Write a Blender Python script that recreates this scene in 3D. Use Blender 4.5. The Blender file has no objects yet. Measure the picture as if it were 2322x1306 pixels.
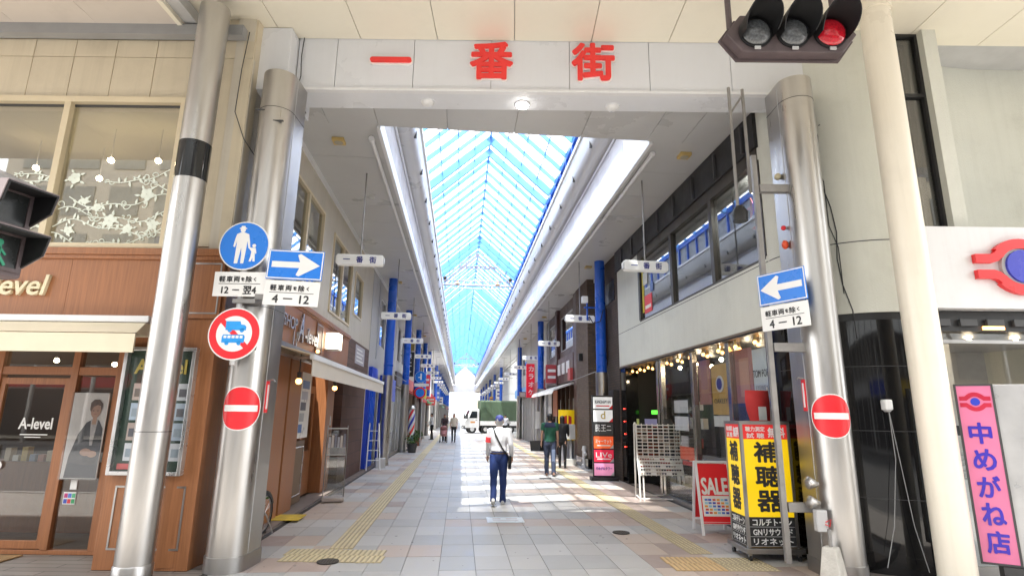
import bpy, math, random
from mathutils import Vector, Matrix
random.seed(7)
R = math.radians
sc = bpy.context.scene
col = sc.collection
# ---------------------------------------------------------------- camera
CA = R(5.2026)                      # angle between the arcade axis and the road frontage
cam = bpy.data.cameras.new('camera'); cam.lens = 19.61; cam.sensor_width = 36; cam.clip_end = 2000; cam.clip_start = .05
camo = bpy.data.objects.new('camera', cam); col.objects.link(camo)
Rt = Vector((0.9957987, -0.09067075, 0.01279698)); Up = Vector((-0.03226892, -0.21668773, 0.97570751)); Fw = Vector((0.08569519, 0.97202121, 0.21870321))
camo.matrix_world = Matrix(((Rt.x, Up.x, -Fw.x, 0), (Rt.y, Up.y, -Fw.y, 0), (Rt.z, Up.z, -Fw.z, 1.7), (0, 0, 0, 1)))
sc.camera = camo
# ---------------------------------------------------------------- daylight
SUN = Vector((.145, .33, -1)).normalized()
w = bpy.data.worlds.new('World'); sc.world = w; w.use_nodes = True
nt = w.node_tree; bg = nt.nodes['Background']
sky = nt.nodes.new('ShaderNodeTexSky'); sky.sky_type = 'NISHITA'; sky.sun_disc = False
sky.sun_elevation = math.asin(-SUN.z); sky.sun_rotation = math.atan2(-SUN.x, -SUN.y)
sky.air_density = 1.0; sky.dust_density = 2.5; sky.ozone_density = 1.0
tc = nt.nodes.new('ShaderNodeTexCoord'); cn = nt.nodes.new('ShaderNodeTexNoise'); cn.inputs['Scale'].default_value = 2.6; cn.inputs['Detail'].default_value = 9; cn.inputs['Roughness'].default_value = .62; nt.links.new(tc.outputs['Generated'], cn.inputs['Vector'])
cr = nt.nodes.new('ShaderNodeMapRange'); cr.inputs[1].default_value = .36; cr.inputs[2].default_value = .6; cr.inputs[3].default_value = .72; cr.inputs[4].default_value = 1; nt.links.new(cn.outputs[0], cr.inputs[0])
cm_ = nt.nodes.new('ShaderNodeMixRGB'); cm_.inputs[2].default_value = (7.2, 7.35, 7.5, 1); nt.links.new(cr.outputs[0], cm_.inputs[0]); nt.links.new(sky.outputs[0], cm_.inputs[1])
nt.links.new(cm_.outputs[0], bg.inputs[0]); bg.inputs[1].default_value = .15
sl = bpy.data.lights.new('sun', 'SUN'); sl.energy = 3.2; sl.angle = R(.53); sl.color = (1, .95, .88)
so = bpy.data.objects.new('sun', sl); col.objects.link(so); so.rotation_euler = SUN.to_track_quat('-Z', 'Y').to_euler()
sc.view_settings.view_transform = 'Standard'; sc.view_settings.look = 'None'
sc.view_settings.exposure = 2.1; sc.view_settings.gamma = 1; sc.view_settings.use_curve_mapping = False
sc.render.engine = 'CYCLES'
cy = sc.cycles; cy.use_denoising = True; cy.max_bounces = 10; cy.diffuse_bounces = 6; cy.glossy_bounces = 4; cy.transmission_bounces = 6; cy.transparent_max_bounces = 24
cy.caustics_reflective = False; cy.caustics_refractive = False; cy.sample_clamp_indirect = 6
# ---------------------------------------------------------------- helpers
class B:
    "collects shapes for one mesh"
    def __init__(s): s.v = []; s.f = []; s.m = []; s.k = 0
    def add(s, vs, fs):
        o = len(s.v); s.v += [tuple(p) for p in vs]; s.f += [[i + o for i in f] for f in fs]; s.m += [s.k] * len(fs); return s
    def box(s, x0, x1, y0, y1, z0, z1):
        return s.add([(x, y, z) for z in (z0, z1) for y in (y0, y1) for x in (x0, x1)],
                     [(0, 2, 3, 1), (4, 5, 7, 6), (0, 1, 5, 4), (2, 6, 7, 3), (0, 4, 6, 2), (1, 3, 7, 5)])
    def bar(s, p, q, wd, h, up=(0, 0, 1)):
        "rectangular bar from p to q"
        p = Vector(p); q = Vector(q); d = (q - p).normalized(); sx = d.cross(Vector(up))
        if sx.length < 1e-4: sx = d.cross(Vector((1, 0, 0)))
        sx.normalize(); uy = sx.cross(d); vs = []
        for c in (p, q):
            for a, b in ((-1, -1), (1, -1), (1, 1), (-1, 1)): vs.append(c + sx * a * wd / 2 + uy * b * h / 2)
        return s.add(vs, [(0, 1, 2, 3), (7, 6, 5, 4), (0, 4, 5, 1), (1, 5, 6, 2), (2, 6, 7, 3), (3, 7, 4, 0)])
    def tube(s, pts, r, n=8, cap=True):
        "tube through points; r number or list"
        pts = [Vector(p) for p in pts]; m = len(pts); rs = r if isinstance(r, (list, tuple)) else [r] * m
        vs = []; ref = None
        for i, p in enumerate(pts):
            d = (pts[min(i + 1, m - 1)] - pts[max(i - 1, 0)]).normalized()
            if ref is None: ref = Vector((0, 0, 1)) if abs(d.z) < .9 else Vector((1, 0, 0))
            a = d.cross(ref).normalized(); b = d.cross(a).normalized(); ref = (ref - d * ref.dot(d)).normalized() if (ref - d * ref.dot(d)).length > .1 else ref
            for k in range(n):
                t = 2 * math.pi * k / n; vs.append(p + (a * math.cos(t) + b * math.sin(t)) * rs[i])
        fs = [(i * n + k, i * n + (k + 1) % n, (i + 1) * n + (k + 1) % n, (i + 1) * n + k) for i in range(m - 1) for k in range(n)]
        if cap: fs += [tuple(range(n))[::-1], tuple((m - 1) * n + k for k in range(n))]
        return s.add(vs, fs)
    def loft(s, rings, n=14):
        "rings (x,y,z,rx,ry) stacked"
        vs = []
        for x, y, z, rx, ry in rings:
            vs += [(x + rx * math.cos(2 * math.pi * k / n), y + ry * math.sin(2 * math.pi * k / n), z) for k in range(n)]
        m = len(rings); fs = [(i * n + k, i * n + (k + 1) % n, (i + 1) * n + (k + 1) % n, (i + 1) * n + k) for i in range(m - 1) for k in range(n)]
        fs += [tuple(range(n))[::-1], tuple((m - 1) * n + k for k in range(n))]
        return s.add(vs, fs)
    def lathe(s, prof, c=(0, 0), n=20): return s.loft([(c[0], c[1], z, r, r) for r, z in prof], n)
    def prism(s, poly, ax, a, b):
        "2d polygon pushed along an axis from a to b"
        def P(t, d): return (d, t[0], t[1]) if ax == 'x' else (t[0], d, t[1]) if ax == 'y' else (t[0], t[1], d)
        n = len(poly); vs = [P(t, a) for t in poly] + [P(t, b) for t in poly]
        return s.add(vs, [tuple(range(n))[::-1], tuple(range(n, 2 * n))] + [(i, (i + 1) % n, n + (i + 1) % n, n + i) for i in range(n)])
    def disc(s, cx, cz, r, y0, y1, n=28, sx=1): return s.prism([(cx + sx * r * math.cos(2 * math.pi * k / n), cz + r * math.sin(2 * math.pi * k / n)) for k in range(n)], 'y', y0, y1)
    def sph(s, c, r, n=10, sz=1):
        m = n // 2 + 1
        return s.loft([(c[0], c[1], c[2] + sz * r * -math.cos(math.pi * (i + .02) / (m + .04)), r * math.sin(math.pi * (i + .02) / (m + .04)) + 1e-4, r * math.sin(math.pi * (i + .02) / (m + .04)) + 1e-4) for i in range(m + 1)], n)
    def sheet(s, path, z0, z1, t):
        "vertical wall of thickness t following an xy path"
        vs = []; n = len(path)
        for i, p in enumerate(path):
            d = (Vector(path[min(i + 1, n - 1)]) - Vector(path[max(i - 1, 0)])).normalized(); o = Vector((-d.y, d.x)) * t
            for q in (Vector(p), Vector(p) + o):
                for z in (z0, z1): vs.append((q.x, q.y, z))
        fs = []
        for i in range(n - 1):
            a = 4 * i; b = a + 4; fs += [(a, b, b + 1, a + 1), (a + 2, a + 3, b + 3, b + 2), (a + 1, b + 1, b + 3, a + 3), (a, a + 2, b + 2, b)]
        e = 4 * (n - 1); fs += [(0, 1, 3, 2), (e, e + 2, e + 3, e + 1)]
        return s.add(vs, fs)
    def grid(s, ax, a, b, r, holes):
        "wall with openings: r=(lo,hi,z0,z1), thickness a..b along ax"
        xs = sorted({r[0], r[1]} | {c for h in holes for c in h[:2] if r[0] < c < r[1]}); zs = sorted({r[2], r[3]} | {c for h in holes for c in h[2:] if r[2] < c < r[3]})
        for i in range(len(xs) - 1):
            j = 0
            while j < len(zs) - 1:
                def free(j): return not any(h[0] <= (xs[i] + xs[i + 1]) / 2 <= h[1] and h[2] <= (zs[j] + zs[j + 1]) / 2 <= h[3] for h in holes)
                if not free(j): j += 1; continue
                k = j
                while k < len(zs) - 1 and free(k): k += 1
                if ax == 'x': s.box(a, b, xs[i], xs[i + 1], zs[j], zs[k])
                else: s.box(xs[i], xs[i + 1], a, b, zs[j], zs[k])
                j = k
        return s
def mesh(name, b, mats, smooth=False):
    me = bpy.data.meshes.new(name); me.from_pydata(b.v, [], b.f)
    for m in (mats if isinstance(mats, (list, tuple)) else [mats]): me.materials.append(m)
    if any(b.m): me.polygons.foreach_set('material_index', b.m)
    if smooth:
        me.polygons.foreach_set('use_smooth', [True] * len(me.polygons))
        try: me.set_sharp_from_angle(angle=R(40))
        except Exception: pass
    me.update(); return me
def place(o, parent, loc, rot, W):
    o.location = loc; o.rotation_euler = rot if isinstance(rot, (tuple, list)) else (0, 0, rot)
    if parent is not None:
        o.parent = parent
        if W:
            m = Matrix.LocRotScale(parent.location, parent.rotation_euler, parent.scale)
            p = parent.parent
            if p is not None: m = Matrix.LocRotScale(p.location, p.rotation_euler, p.scale) @ parent.matrix_parent_inverse @ m
            o.matrix_parent_inverse = m.inverted()
    col.objects.link(o); return o
def obj(name, b, mat, parent=None, loc=(0, 0, 0), rot=0, W=False, smooth=False, bev=0, kind=None):
    me = b if isinstance(b, bpy.types.Mesh) else mesh(name, b, mat, smooth)
    o = place(bpy.data.objects.new(name, me), parent, loc, rot, W)
    if bev:
        m = o.modifiers.new('bevel', 'BEVEL'); m.width = bev; m.segments = 2; m.limit_method = 'ANGLE'
    if kind: o['kind'] = kind
    return o
def tag(o, label, cat, group=None):
    o['label'] = label; o['category'] = cat
    if group: o['group'] = group
    return o
def thing(name, label, cat, loc=(0, 0, 0), rot=0, group=None):
    o = bpy.data.objects.new(name, None); o.empty_display_size = .2
    place(o, None, loc, rot, False); return tag(o, label, cat, group)
def dup(root, loc, rz, label, group=None):
    r = root.copy(); col.objects.link(r); r.location = loc; r.rotation_euler = (0, 0, rz); r['label'] = label
    if group: r['group'] = group
    for ch in list(root.children):
        c = ch.copy(); col.objects.link(c); c.parent = r
        for g in list(ch.children):
            d = g.copy(); col.objects.link(d); d.parent = c
    return r
def F(u, n, z=0): return (u * math.cos(CA) + n * math.sin(CA), -u * math.sin(CA) + n * math.cos(CA), z)
tcache = {}
def tmesh(s, size, ext, off):
    k = (s, size, ext, off)
    if k not in tcache:
        cu = bpy.data.curves.new('letters', 'FONT'); cu.body = s; cu.size = size; cu.extrude = ext; cu.offset = off; cu.align_x = 'CENTER'; cu.align_y = 'CENTER'; cu.resolution_u = 3; cu.fill_mode = 'BOTH'
        t = bpy.data.objects.new('letters', cu); me = bpy.data.meshes.new_from_object(t)
        xs = [v.co.x for v in me.vertices]; ys = [v.co.y for v in me.vertices]
        if xs:
            c = Vector(((min(xs) + max(xs)) / 2, (min(ys) + max(ys)) / 2, 0))
            for v in me.vertices: v.co -= c
        bpy.data.objects.remove(t); bpy.data.curves.remove(cu); tcache[k] = me
    return tcache[k]
def txt(s, size, mat, parent, loc, rot=(R(90), 0, 0), W=False, ext=.003, off=0, wd=None, ht=None, name='lettering', slant=0, bold=0):
    "flat lettering; wd / ht stretch it to a width and height"
    me = tmesh(s, size, ext, off).copy(); me.materials.clear(); me.materials.append(mat)
    xs = [v.co.x for v in me.vertices]; ys = [v.co.y for v in me.vertices]
    if not xs: return None
    kx = wd / (max(xs) - min(xs)) if wd else 1; ky = ht / max(max(ys) - min(ys), .3 * size) if ht else (kx if wd else 1)
    if wd and not ht: ky = kx
    if ht and not wd: kx = ky
    for v in me.vertices: v.co.x = v.co.x * kx + slant * v.co.y * ky; v.co.y *= ky
    if bold:
        vs = [v.co.copy() for v in me.vertices]; fs = [list(p.vertices) for p in me.polygons]; b = B(); n_ = 8
        for k in range(n_ + 1): b.add([q + Vector((bold * math.cos(k * 2 * math.pi / n_), bold * math.sin(k * 2 * math.pi / n_), 0)) * (k < n_) + Vector((0, 0, .0004 * k)) for q in vs], fs)
        me = mesh('letters', b, mat)
    o = bpy.data.objects.new(name, me); return place(o, parent, loc, rot, W)
FRONT = (R(90), 0, 0); FROAD = (R(90), 0, -CA); FLEFT = (R(90), 0, R(90)); FRIGHT = (R(90), 0, R(-90))
# ---------------------------------------------------------------- materials
MT = {}
def mat(name, c=(.5, .5, .5), rough=.5, metal=0, var=.12, sc_=3, bump=0, bsc=40, stretch=(1, 1, 1), emit=0, spec=.5, rv=.1, dirt=0, streak=0):
    if name in MT: return MT[name]
    m = bpy.data.materials.new(name); m.use_nodes = True; t = m.node_tree; p = t.nodes['Principled BSDF']; L = t.links.new
    p.inputs['Roughness'].default_value = rough; p.inputs['Metallic'].default_value = metal; p.inputs['Specular IOR Level'].default_value = spec
    co = t.nodes.new('ShaderNodeTexCoord'); mp = t.nodes.new('ShaderNodeMapping'); mp.inputs['Scale'].default_value = stretch; L(co.outputs['Object'], mp.inputs[0])
    oi = t.nodes.new('ShaderNodeObjectInfo'); ad = t.nodes.new('ShaderNodeVectorMath'); ad.operation = 'MULTIPLY_ADD'
    L(oi.outputs['Random'], ad.inputs[0]); ad.inputs[1].default_value = (17, 31, 23); L(mp.outputs[0], ad.inputs[2])
    no = t.nodes.new('ShaderNodeTexNoise'); no.inputs['Scale'].default_value = sc_; no.inputs['Detail'].default_value = 6; no.inputs['Roughness'].default_value = .6; L(ad.outputs[0], no.inputs['Vector'])
    mr = t.nodes.new('ShaderNodeMapRange'); mr.inputs[1].default_value = .25; mr.inputs[2].default_value = .75; mr.inputs[3].default_value = 1 - var; mr.inputs[4].default_value = 1 + var; L(no.outputs[0], mr.inputs[0])
    mu = t.nodes.new('ShaderNodeVectorMath'); mu.operation = 'SCALE'; mu.inputs[0].default_value = c[:3]; L(mr.outputs[0], mu.inputs['Scale'])
    last = mu.outputs[0]
    if dirt:
        n2 = t.nodes.new('ShaderNodeTexNoise'); n2.inputs['Scale'].default_value = 1.3; n2.inputs['Detail'].default_value = 8; n2.inputs['Roughness'].default_value = .7; L(ad.outputs[0], n2.inputs['Vector'])
        r2 = t.nodes.new('ShaderNodeMapRange'); r2.inputs[1].default_value = .52; r2.inputs[2].default_value = .72; r2.inputs[4].default_value = dirt; L(n2.outputs[0], r2.inputs[0])
        mx = t.nodes.new('ShaderNodeMixRGB'); L(r2.outputs[0], mx.inputs[0]); L(last, mx.inputs[1]); mx.inputs[2].default_value = (c[0] * .45, c[1] * .42, c[2] * .38, 1); last = mx.outputs[0]
    if streak:
        m5 = t.nodes.new('ShaderNodeMapping'); m5.inputs['Scale'].default_value = (5, 5, .22); L(co.outputs['Object'], m5.inputs[0])
        n5 = t.nodes.new('ShaderNodeTexNoise'); n5.inputs['Scale'].default_value = 2.2; n5.inputs['Detail'].default_value = 7; n5.inputs['Roughness'].default_value = .65; L(m5.outputs[0], n5.inputs['Vector'])
        r5 = t.nodes.new('ShaderNodeMapRange'); r5.inputs[1].default_value = .48; r5.inputs[2].default_value = .75; r5.inputs[4].default_value = streak; L(n5.outputs[0], r5.inputs[0])
        x5 = t.nodes.new('ShaderNodeMixRGB'); L(r5.outputs[0], x5.inputs[0]); L(last, x5.inputs[1]); x5.inputs[2].default_value = (c[0] * .5, c[1] * .48, c[2] * .43, 1); last = x5.outputs[0]
    L(last, p.inputs['Base Color'])
    if rv:
        m2 = t.nodes.new('ShaderNodeMapRange'); m2.inputs[1].default_value = .3; m2.inputs[2].default_value = .7; m2.inputs[3].default_value = max(.02, rough - rv); m2.inputs[4].default_value = min(1, rough + rv); L(no.outputs[0], m2.inputs[0]); L(m2.outputs[0], p.inputs['Roughness'])
    if bump:
        n3 = t.nodes.new('ShaderNodeTexNoise'); n3.inputs['Scale'].default_value = bsc; n3.inputs['Detail'].default_value = 4; L(ad.outputs[0], n3.inputs['Vector'])
        bp = t.nodes.new('ShaderNodeBump'); bp.inputs['Strength'].default_value = bump; bp.inputs['Distance'].default_value = .01; L(n3.outputs[0], bp.inputs['Height']); L(bp.outputs[0], p.inputs['Normal'])
    if emit: p.inputs['Emission Color'].default_value = (*c[:3], 1); p.inputs['Emission Strength'].default_value = emit
    MT[name] = m; return m
def glass(name, tint=(.9, .95, .95), refl=.06, graz=.85, rough=.01, milk=0, mc=(.9, .93, .95)):
    if name in MT: return MT[name]
    m = bpy.data.materials.new(name); m.use_nodes = True; t = m.node_tree; L = t.links.new; t.nodes.remove(t.nodes['Principled BSDF']); out = t.nodes['Material Output']
    tr = t.nodes.new('ShaderNodeBsdfTransparent'); tr.inputs[0].default_value = (*tint, 1); gl = t.nodes.new('ShaderNodeBsdfGlossy'); gl.inputs['Roughness'].default_value = rough
    lw = t.nodes.new('ShaderNodeLayerWeight'); lw.inputs[0].default_value = .5; pw = t.nodes.new('ShaderNodeMath'); pw.operation = 'POWER'; pw.inputs[1].default_value = 4; L(lw.outputs['Facing'], pw.inputs[0])
    ma = t.nodes.new('ShaderNodeMath'); ma.operation = 'MULTIPLY_ADD'; ma.inputs[1].default_value = graz; ma.inputs[2].default_value = refl; L(pw.outputs[0], ma.inputs[0])
    mx = t.nodes.new('ShaderNodeMixShader'); L(ma.outputs[0], mx.inputs[0]); base = tr.outputs[0]
    if milk:
        tl = t.nodes.new('ShaderNodeBsdfTranslucent'); tl.inputs[0].default_value = (*mc, 1); m2 = t.nodes.new('ShaderNodeMixShader'); m2.inputs[0].default_value = milk
        co = t.nodes.new('ShaderNodeTexCoord'); no = t.nodes.new('ShaderNodeTexNoise'); no.inputs['Scale'].default_value = 1.2; no.inputs['Detail'].default_value = 6; L(co.outputs['Object'], no.inputs['Vector'])
        mr = t.nodes.new('ShaderNodeMapRange'); mr.inputs[1].default_value = .3; mr.inputs[2].default_value = .7; mr.inputs[3].default_value = max(0, milk - .12); mr.inputs[4].default_value = min(1, milk + .08); L(no.outputs[0], mr.inputs[0]); L(mr.outputs[0], m2.inputs[0])
        L(tr.outputs[0], m2.inputs[1]); L(tl.outputs[0], m2.inputs[2]); base = m2.outputs[0]
    L(base, mx.inputs[1]); L(gl.outputs[0], mx.inputs[2]); L(mx.outputs[0], out.inputs[0]); MT[name] = m; return m
def wood(name, c, c2):
    if name in MT: return MT[name]
    m = mat(name, c, .42, var=.25, sc_=4, stretch=(14, 14, .5), bump=.08, bsc=9)
    return m
def brickmat(name, c1, c2, mo, bw, bh, off=.5, rough=.8, msize=.012, bump=.5):
    if name in MT: return MT[name]
    m = bpy.data.materials.new(name); m.use_nodes = True; t = m.node_tree; p = t.nodes['Principled BSDF']; L = t.links.new
    co = t.nodes.new('ShaderNodeTexCoord'); sp = t.nodes.new('ShaderNodeSeparateXYZ'); L(co.outputs['Object'], sp.inputs[0])
    ad = t.nodes.new('ShaderNodeMath'); L(sp.outputs[0], ad.inputs[0]); L(sp.outputs[1], ad.inputs[1]); cb = t.nodes.new('ShaderNodeCombineXYZ'); L(ad.outputs[0], cb.inputs[0]); L(sp.outputs[2], cb.inputs[1])
    br = t.nodes.new('ShaderNodeTexBrick'); L(cb.outputs[0], br.inputs[0]); br.inputs['Color1'].default_value = (*c1, 1); br.inputs['Color2'].default_value = (*c2, 1); br.inputs['Mortar'].default_value = (*mo, 1)
    br.inputs['Scale'].default_value = 1; br.inputs['Brick Width'].default_value = bw; br.inputs['Row Height'].default_value = bh; br.inputs['Mortar Size'].default_value = msize; br.offset = off
    L(br.outputs[0], p.inputs['Base Color']); p.inputs['Roughness'].default_value = rough
    bp = t.nodes.new('ShaderNodeBump'); bp.inputs['Strength'].default_value = bump; bp.inputs['Distance'].default_value = .01; bp.invert = True; L(br.outputs['Fac'], bp.inputs['Height']); L(bp.outputs[0], p.inputs['Normal'])
    MT[name] = m; return m
def steelmat(name, c, rough, dents=.25):
    "brushed, slightly beaten stainless sheet"
    if name in MT: return MT[name]
    m = mat(name, c, rough, metal=1, var=.08, sc_=1.6, stretch=(5, 5, .6), rv=.09, bump=.015, bsc=60); t = m.node_tree; L = t.links.new
    co = t.nodes.new('ShaderNodeTexCoord'); no = t.nodes.new('ShaderNodeTexNoise'); no.inputs['Scale'].default_value = 1.5; no.inputs['Detail'].default_value = 1.5; L(co.outputs['Object'], no.inputs['Vector'])
    bp = t.nodes.new('ShaderNodeBump'); bp.inputs['Strength'].default_value = dents; bp.inputs['Distance'].default_value = .06; L(no.outputs[0], bp.inputs['Height'])
    old = [n for n in t.nodes if n.type == 'BUMP' and n != bp]
    if old: L(bp.outputs[0], old[0].inputs['Normal'])
    return m
white = mat('white_paint', (.77, .775, .79), .38, var=.03, sc_=1, dirt=.12, streak=0.1)
header_white = mat('header_panel', (.72, .735, .77), .32, var=.02, sc_=.8, dirt=.06, streak=0.05)
soffit_m = mat('arcade_soffit', (.54, .54, .54), .33, var=.04, sc_=.7, dirt=.07)
cream_soffit = mat('canopy_soffit', (.83, .78, .65), .42, var=.05, sc_=.6, dirt=.08)
pink_soffit = mat('side_canopy_soffit', (.62, .56, .5), .45, var=.05, sc_=.6, dirt=.15)
steel = steelmat('stainless', (.5, .485, .465), .35, .14)
steel_d = steelmat('stainless_dull', (.4, .39, .38), .38, .1)
galv = mat('galvanised', (.3, .29, .28), .5, metal=.6, var=.2, sc_=6, dirt=.3)
black = mat('black', (.015, .015, .016), .45, var=.2)
gloss_black = mat('polished_black_granite', (.009, .009, .01), .05, var=.3, sc_=60, rv=.02)
dark_grey = mat('dark_grey', (.06, .06, .062), .5)
grey = mat('grey', (.3, .3, .3), .5)
lgrey = mat('light_grey', (.5, .5, .5), .5)
cream = mat('cream_siding', (.62, .54, .4), .55, var=.06, sc_=1.2, dirt=.18, bump=.05, streak=0.22)
cream_side = mat('cream_siding_side', (.58, .53, .44), .55, var=.06, sc_=1.2, dirt=.2, bump=.05, streak=0.22)
cream_paint = mat('cream_pillar_paint', (.82, .76, .64), .35, var=.04, sc_=1, dirt=.1, streak=0.16)
frame_cream = mat('cream_frame', (.68, .58, .4), .4, var=.05)
stucco = mat('stucco', (.65, .655, .59), .8, var=.06, sc_=1, bump=.5, bsc=55, dirt=.16, streak=0.1)
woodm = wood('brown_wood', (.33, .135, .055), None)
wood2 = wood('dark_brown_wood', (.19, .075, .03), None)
blue_paint = mat('blue_pillar_paint', (.018, .11, .58), .3, var=.12, sc_=2, dirt=.2)
blue_steel = mat('blue_roof_steel', (.13, .36, .78), .4, var=.1)  # blue lightened so the colour carries the glare around the roof frame
red = mat('red_sign', (.75, .02, .03), .35, var=.05)
red_letter = mat('red_letter', (.85, .045, .04), .4, var=.06, dirt=.1)
sign_blue = mat('sign_blue', (.01, .19, .72), .3, var=.05)
sign_white = mat('sign_white', (.8, .8, .79), .35, var=.04, dirt=.08)
ink = mat('black_ink', (.02, .02, .022), .5)
navy = mat('navy_ink', (.015, .02, .22), .5)
yellow = mat('yellow_print', (.85, .58, .008), .4, var=.04)
pane = glass('window_glass', (.95, .96, .94), .2, .6)
pane_dark = glass('dark_window_glass', (.85, .87, .87), .07)
clear = glass('clear_glass', (.98, .985, .985), .03, .35)
warm = mat('warm_lamp', (1, .47, .13), .5, emit=1.7, var=0)
inner = mat('inner_lamp', (1, .8, .52), .5, emit=22, var=0)
cool = mat('cool_lamp', (1, .97, .9), .5, emit=9, var=0)
room_m = mat('room_wall', (.35, .33, .3), .8)
# ================================================================ ground
XC = .8; SOF = 6.2; YE = 125.0
b = B().add([(-900, -900, -.12), (900, -900, -.12), (900, 900, -.12), (-900, 900, -.12)], [(0, 1, 2, 3)])
obj('ground', b, mat('ground', (.3, .29, .28), .9, sc_=.2), kind='structure')
b = B().box(-60, 60, -14, 2.2, -.115, -.1)
obj('road', b, mat('asphalt', (.14, .138, .135), .9, var=.3, sc_=30, bump=.4, bsc=150), rot=-CA, kind='structure')
pv = brickmat('sidewalk_paving', (.34, .31, .28), (.28, .25, .225), (.1, .095, .09), .6, .3, msize=.008, bump=.3)
def flatbrick(name, c1, c2, mo, bw, bh, msize=.006, rough=.55):
    m = brickmat(name, c1, c2, mo, bw, bh, msize=msize, rough=rough, bump=.3); t = m.node_tree
    co = [n for n in t.nodes if n.type == 'TEX_COORD'][0]; br = [n for n in t.nodes if n.type == 'TEX_BRICK'][0]
    for l in list(t.links):
        if l.to_socket == br.inputs[0]: t.links.remove(l)
    t.links.new(co.outputs['Object'], br.inputs[0]); return m
fb = flatbrick('sidewalk_stone', (.3, .27, .24), (.22, .19, .17), (.07, .065, .06), .9, .15)
b = B().box(-40, -3.05, 4.7, 7.16, -.1, -.004); b.box(4.0, 40, 4.7, 7.3, -.1, -.004)
obj('sidewalk', b, fb, rot=-CA, kind='structure')
obj('front_pavement', B().box(-40, 40, 2.35, 4.69, -.1, -.006), flatbrick('front_stone', (.5, .47, .43), (.44, .41, .38), (.2, .19, .18), .6, .3), rot=-CA, kind='structure')  # unseen paving, added in pale stone to bounce sunlight up to the canopy
b = B().box(-40, 40, 2.2, 2.35, -.11, .01)
obj('kerb', b, mat('kerb_stone', (.45, .44, .42), .8, bump=.3), rot=-CA, kind='structure')
# the cross street by the truck and the street beyond the arcade
b = B().box(-60, 60, 44.2, 54.5, -.11, -.02)
obj('cross_street', b, mat('cross_street_paving', (.4, .39, .37), .85, var=.1, sc_=4), kind='structure')
b = B().box(-2.62, 4.3, YE, 400, -.11, -.01)
obj('far_street', b, mat('far_paving', (.2, .195, .19), .85, var=.1, sc_=4), kind='structure')
b = B().box(-3.25, -2.63, 6.9, 44, -.1, -.002); b.box(4.31, 4.9, 7.4, 44, -.1, -.002)
obj('shop_apron', b, flatbrick('apron_tile', (.17, .13, .11), (.22, .17, .14), (.05, .045, .04), .3, .3), kind='structure')
# ---------------------------------------------------------------- arcade pavement and its tiles
b = B().box(-2.63, 4.31, 4.6, YE, -.1, -.014)
pav = obj('arcade_pavement', b, mat('tile_joint', (.16, .155, .15), .9), kind='structure')
def stone(nm, c): return mat(nm, c, .47, var=.1, sc_=3.5, rv=.12, bump=.12, bsc=180, dirt=.1)
tcol = [stone('granite_a', (.43, .41, .385)), stone('granite_b', (.38, .37, .355)), stone('granite_c', (.465, .45, .43)), stone('granite_pink', (.46, .375, .315)), stone('granite_rose', (.4, .315, .27)), stone('granite_brown', (.33, .26, .23))]
TW, TL = .4071, .61
def tilecol(i, j):
    rr = random.Random(i * 7919 + j * 104729); x = rr.random(); side = i / 17
    pnk = .12 + (.25 if i >= 9 else 0) + (.3 if i >= 12 else 0) - (.05 if 5 < i < 10 else 0) + (.28 if i < 3 else 0)
    blk = random.Random((i // 2) * 31 + (j // 1) * 977).random()
    if blk < pnk: return 3 + (0 if x < .5 else 1 if x < .8 else 2)
    return 0 if x < .45 else 1 if x < .75 else 2
tme = [mesh('paving_tile', B().box(-TW / 2 + .003, TW / 2 - .003, -TL / 2 + .003, TL / 2 - .003, -.013, 0), m) for m in tcol]
far = B(); NR = int((YE - 4.9) / TL)
for j in range(NR):
    for i in range(17):
        x = -2.62 + TW * (i + .5); y = 4.9 + TL * (j + .5); c = tilecol(i, j); z = random.uniform(-.0012, .0012)
        if j < 17:
            obj('paving_tile', tme[c], None, pav, (x, y, z))
        else:
            far.k = c; far.box(x - TW / 2 + .003, x + TW / 2 - .003, y - TL / 2 + .003, y + TL / 2 - .003, -.013, z)
obj('paving_tiles_beyond', far, tcol, pav, kind='stuff')
tac = mat('tactile_yellow', (.6, .5, .3), .6, var=.12, sc_=6, dirt=.35)
tac2 = mat('tactile_orange', (.58, .4, .2), .6, var=.12, sc_=6, dirt=.35)
def tactile(bars):
    b = B().box(-.148, .148, -.148, .148, .0016, .006); b.k = 1
    if bars:
        for k in range(5): b.box(-.136 + k * .06, -.104 + k * .06, -.145, .145, .006, .012)
    else:
        for p in range(5):
            for q in range(5): b.lathe([(.013, .006), (.009, .011)], (-.112 + p * .056, -.112 + q * .056), 6)
    return b
tacd = mat('tactile_base', (.36, .3, .19), .65, var=.12, sc_=6, dirt=.3); tacd2 = mat('tactile_base_orange', (.38, .27, .14), .65, var=.12, dirt=.3)
tb = mesh('tactile_tile', tactile(True), [tacd, tac]); td = mesh('tactile_tile', tactile(False), [tacd, tac]); tbo = mesh('tactile_tile', tactile(True), [tacd2, tac2])
for x, y0, m in ((-1.44, 7.75, tb), (3.09, 7.33, td)):
    for k in range(56): obj('tactile_tile', m, None, pav, (x, y0 + .15 + k * .3, 0), rot=0)
    fb2 = B().box(x - .148, x + .148, y0 + 56 * .3, YE - 1, .0016, .007)
    for k in range(4): fb2.box(x - .13 + k * .0733, x - .09 + k * .0733, y0 + 56 * .3, YE - 1, .007, .011)
    obj('tactile_strip_beyond', fb2, tac, pav, kind='stuff')
for k in range(4):
    for l in range(2):
        obj('tactile_tile', tb, None, pav, (-1.44 + (k - 1.5) * .3 - l * .02, 7.15 + l * .3 + .15 - .03 * k, 0), rot=-CA * .6)
        obj('tactile_tile', tbo if k < 2 else td, None, pav, (2.55 + k * .3 + .08, 6.6 + l * .3 + .13 - .018 * k, 0), rot=-CA * .6)
gum = B(); rg = random.Random(21)
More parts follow.
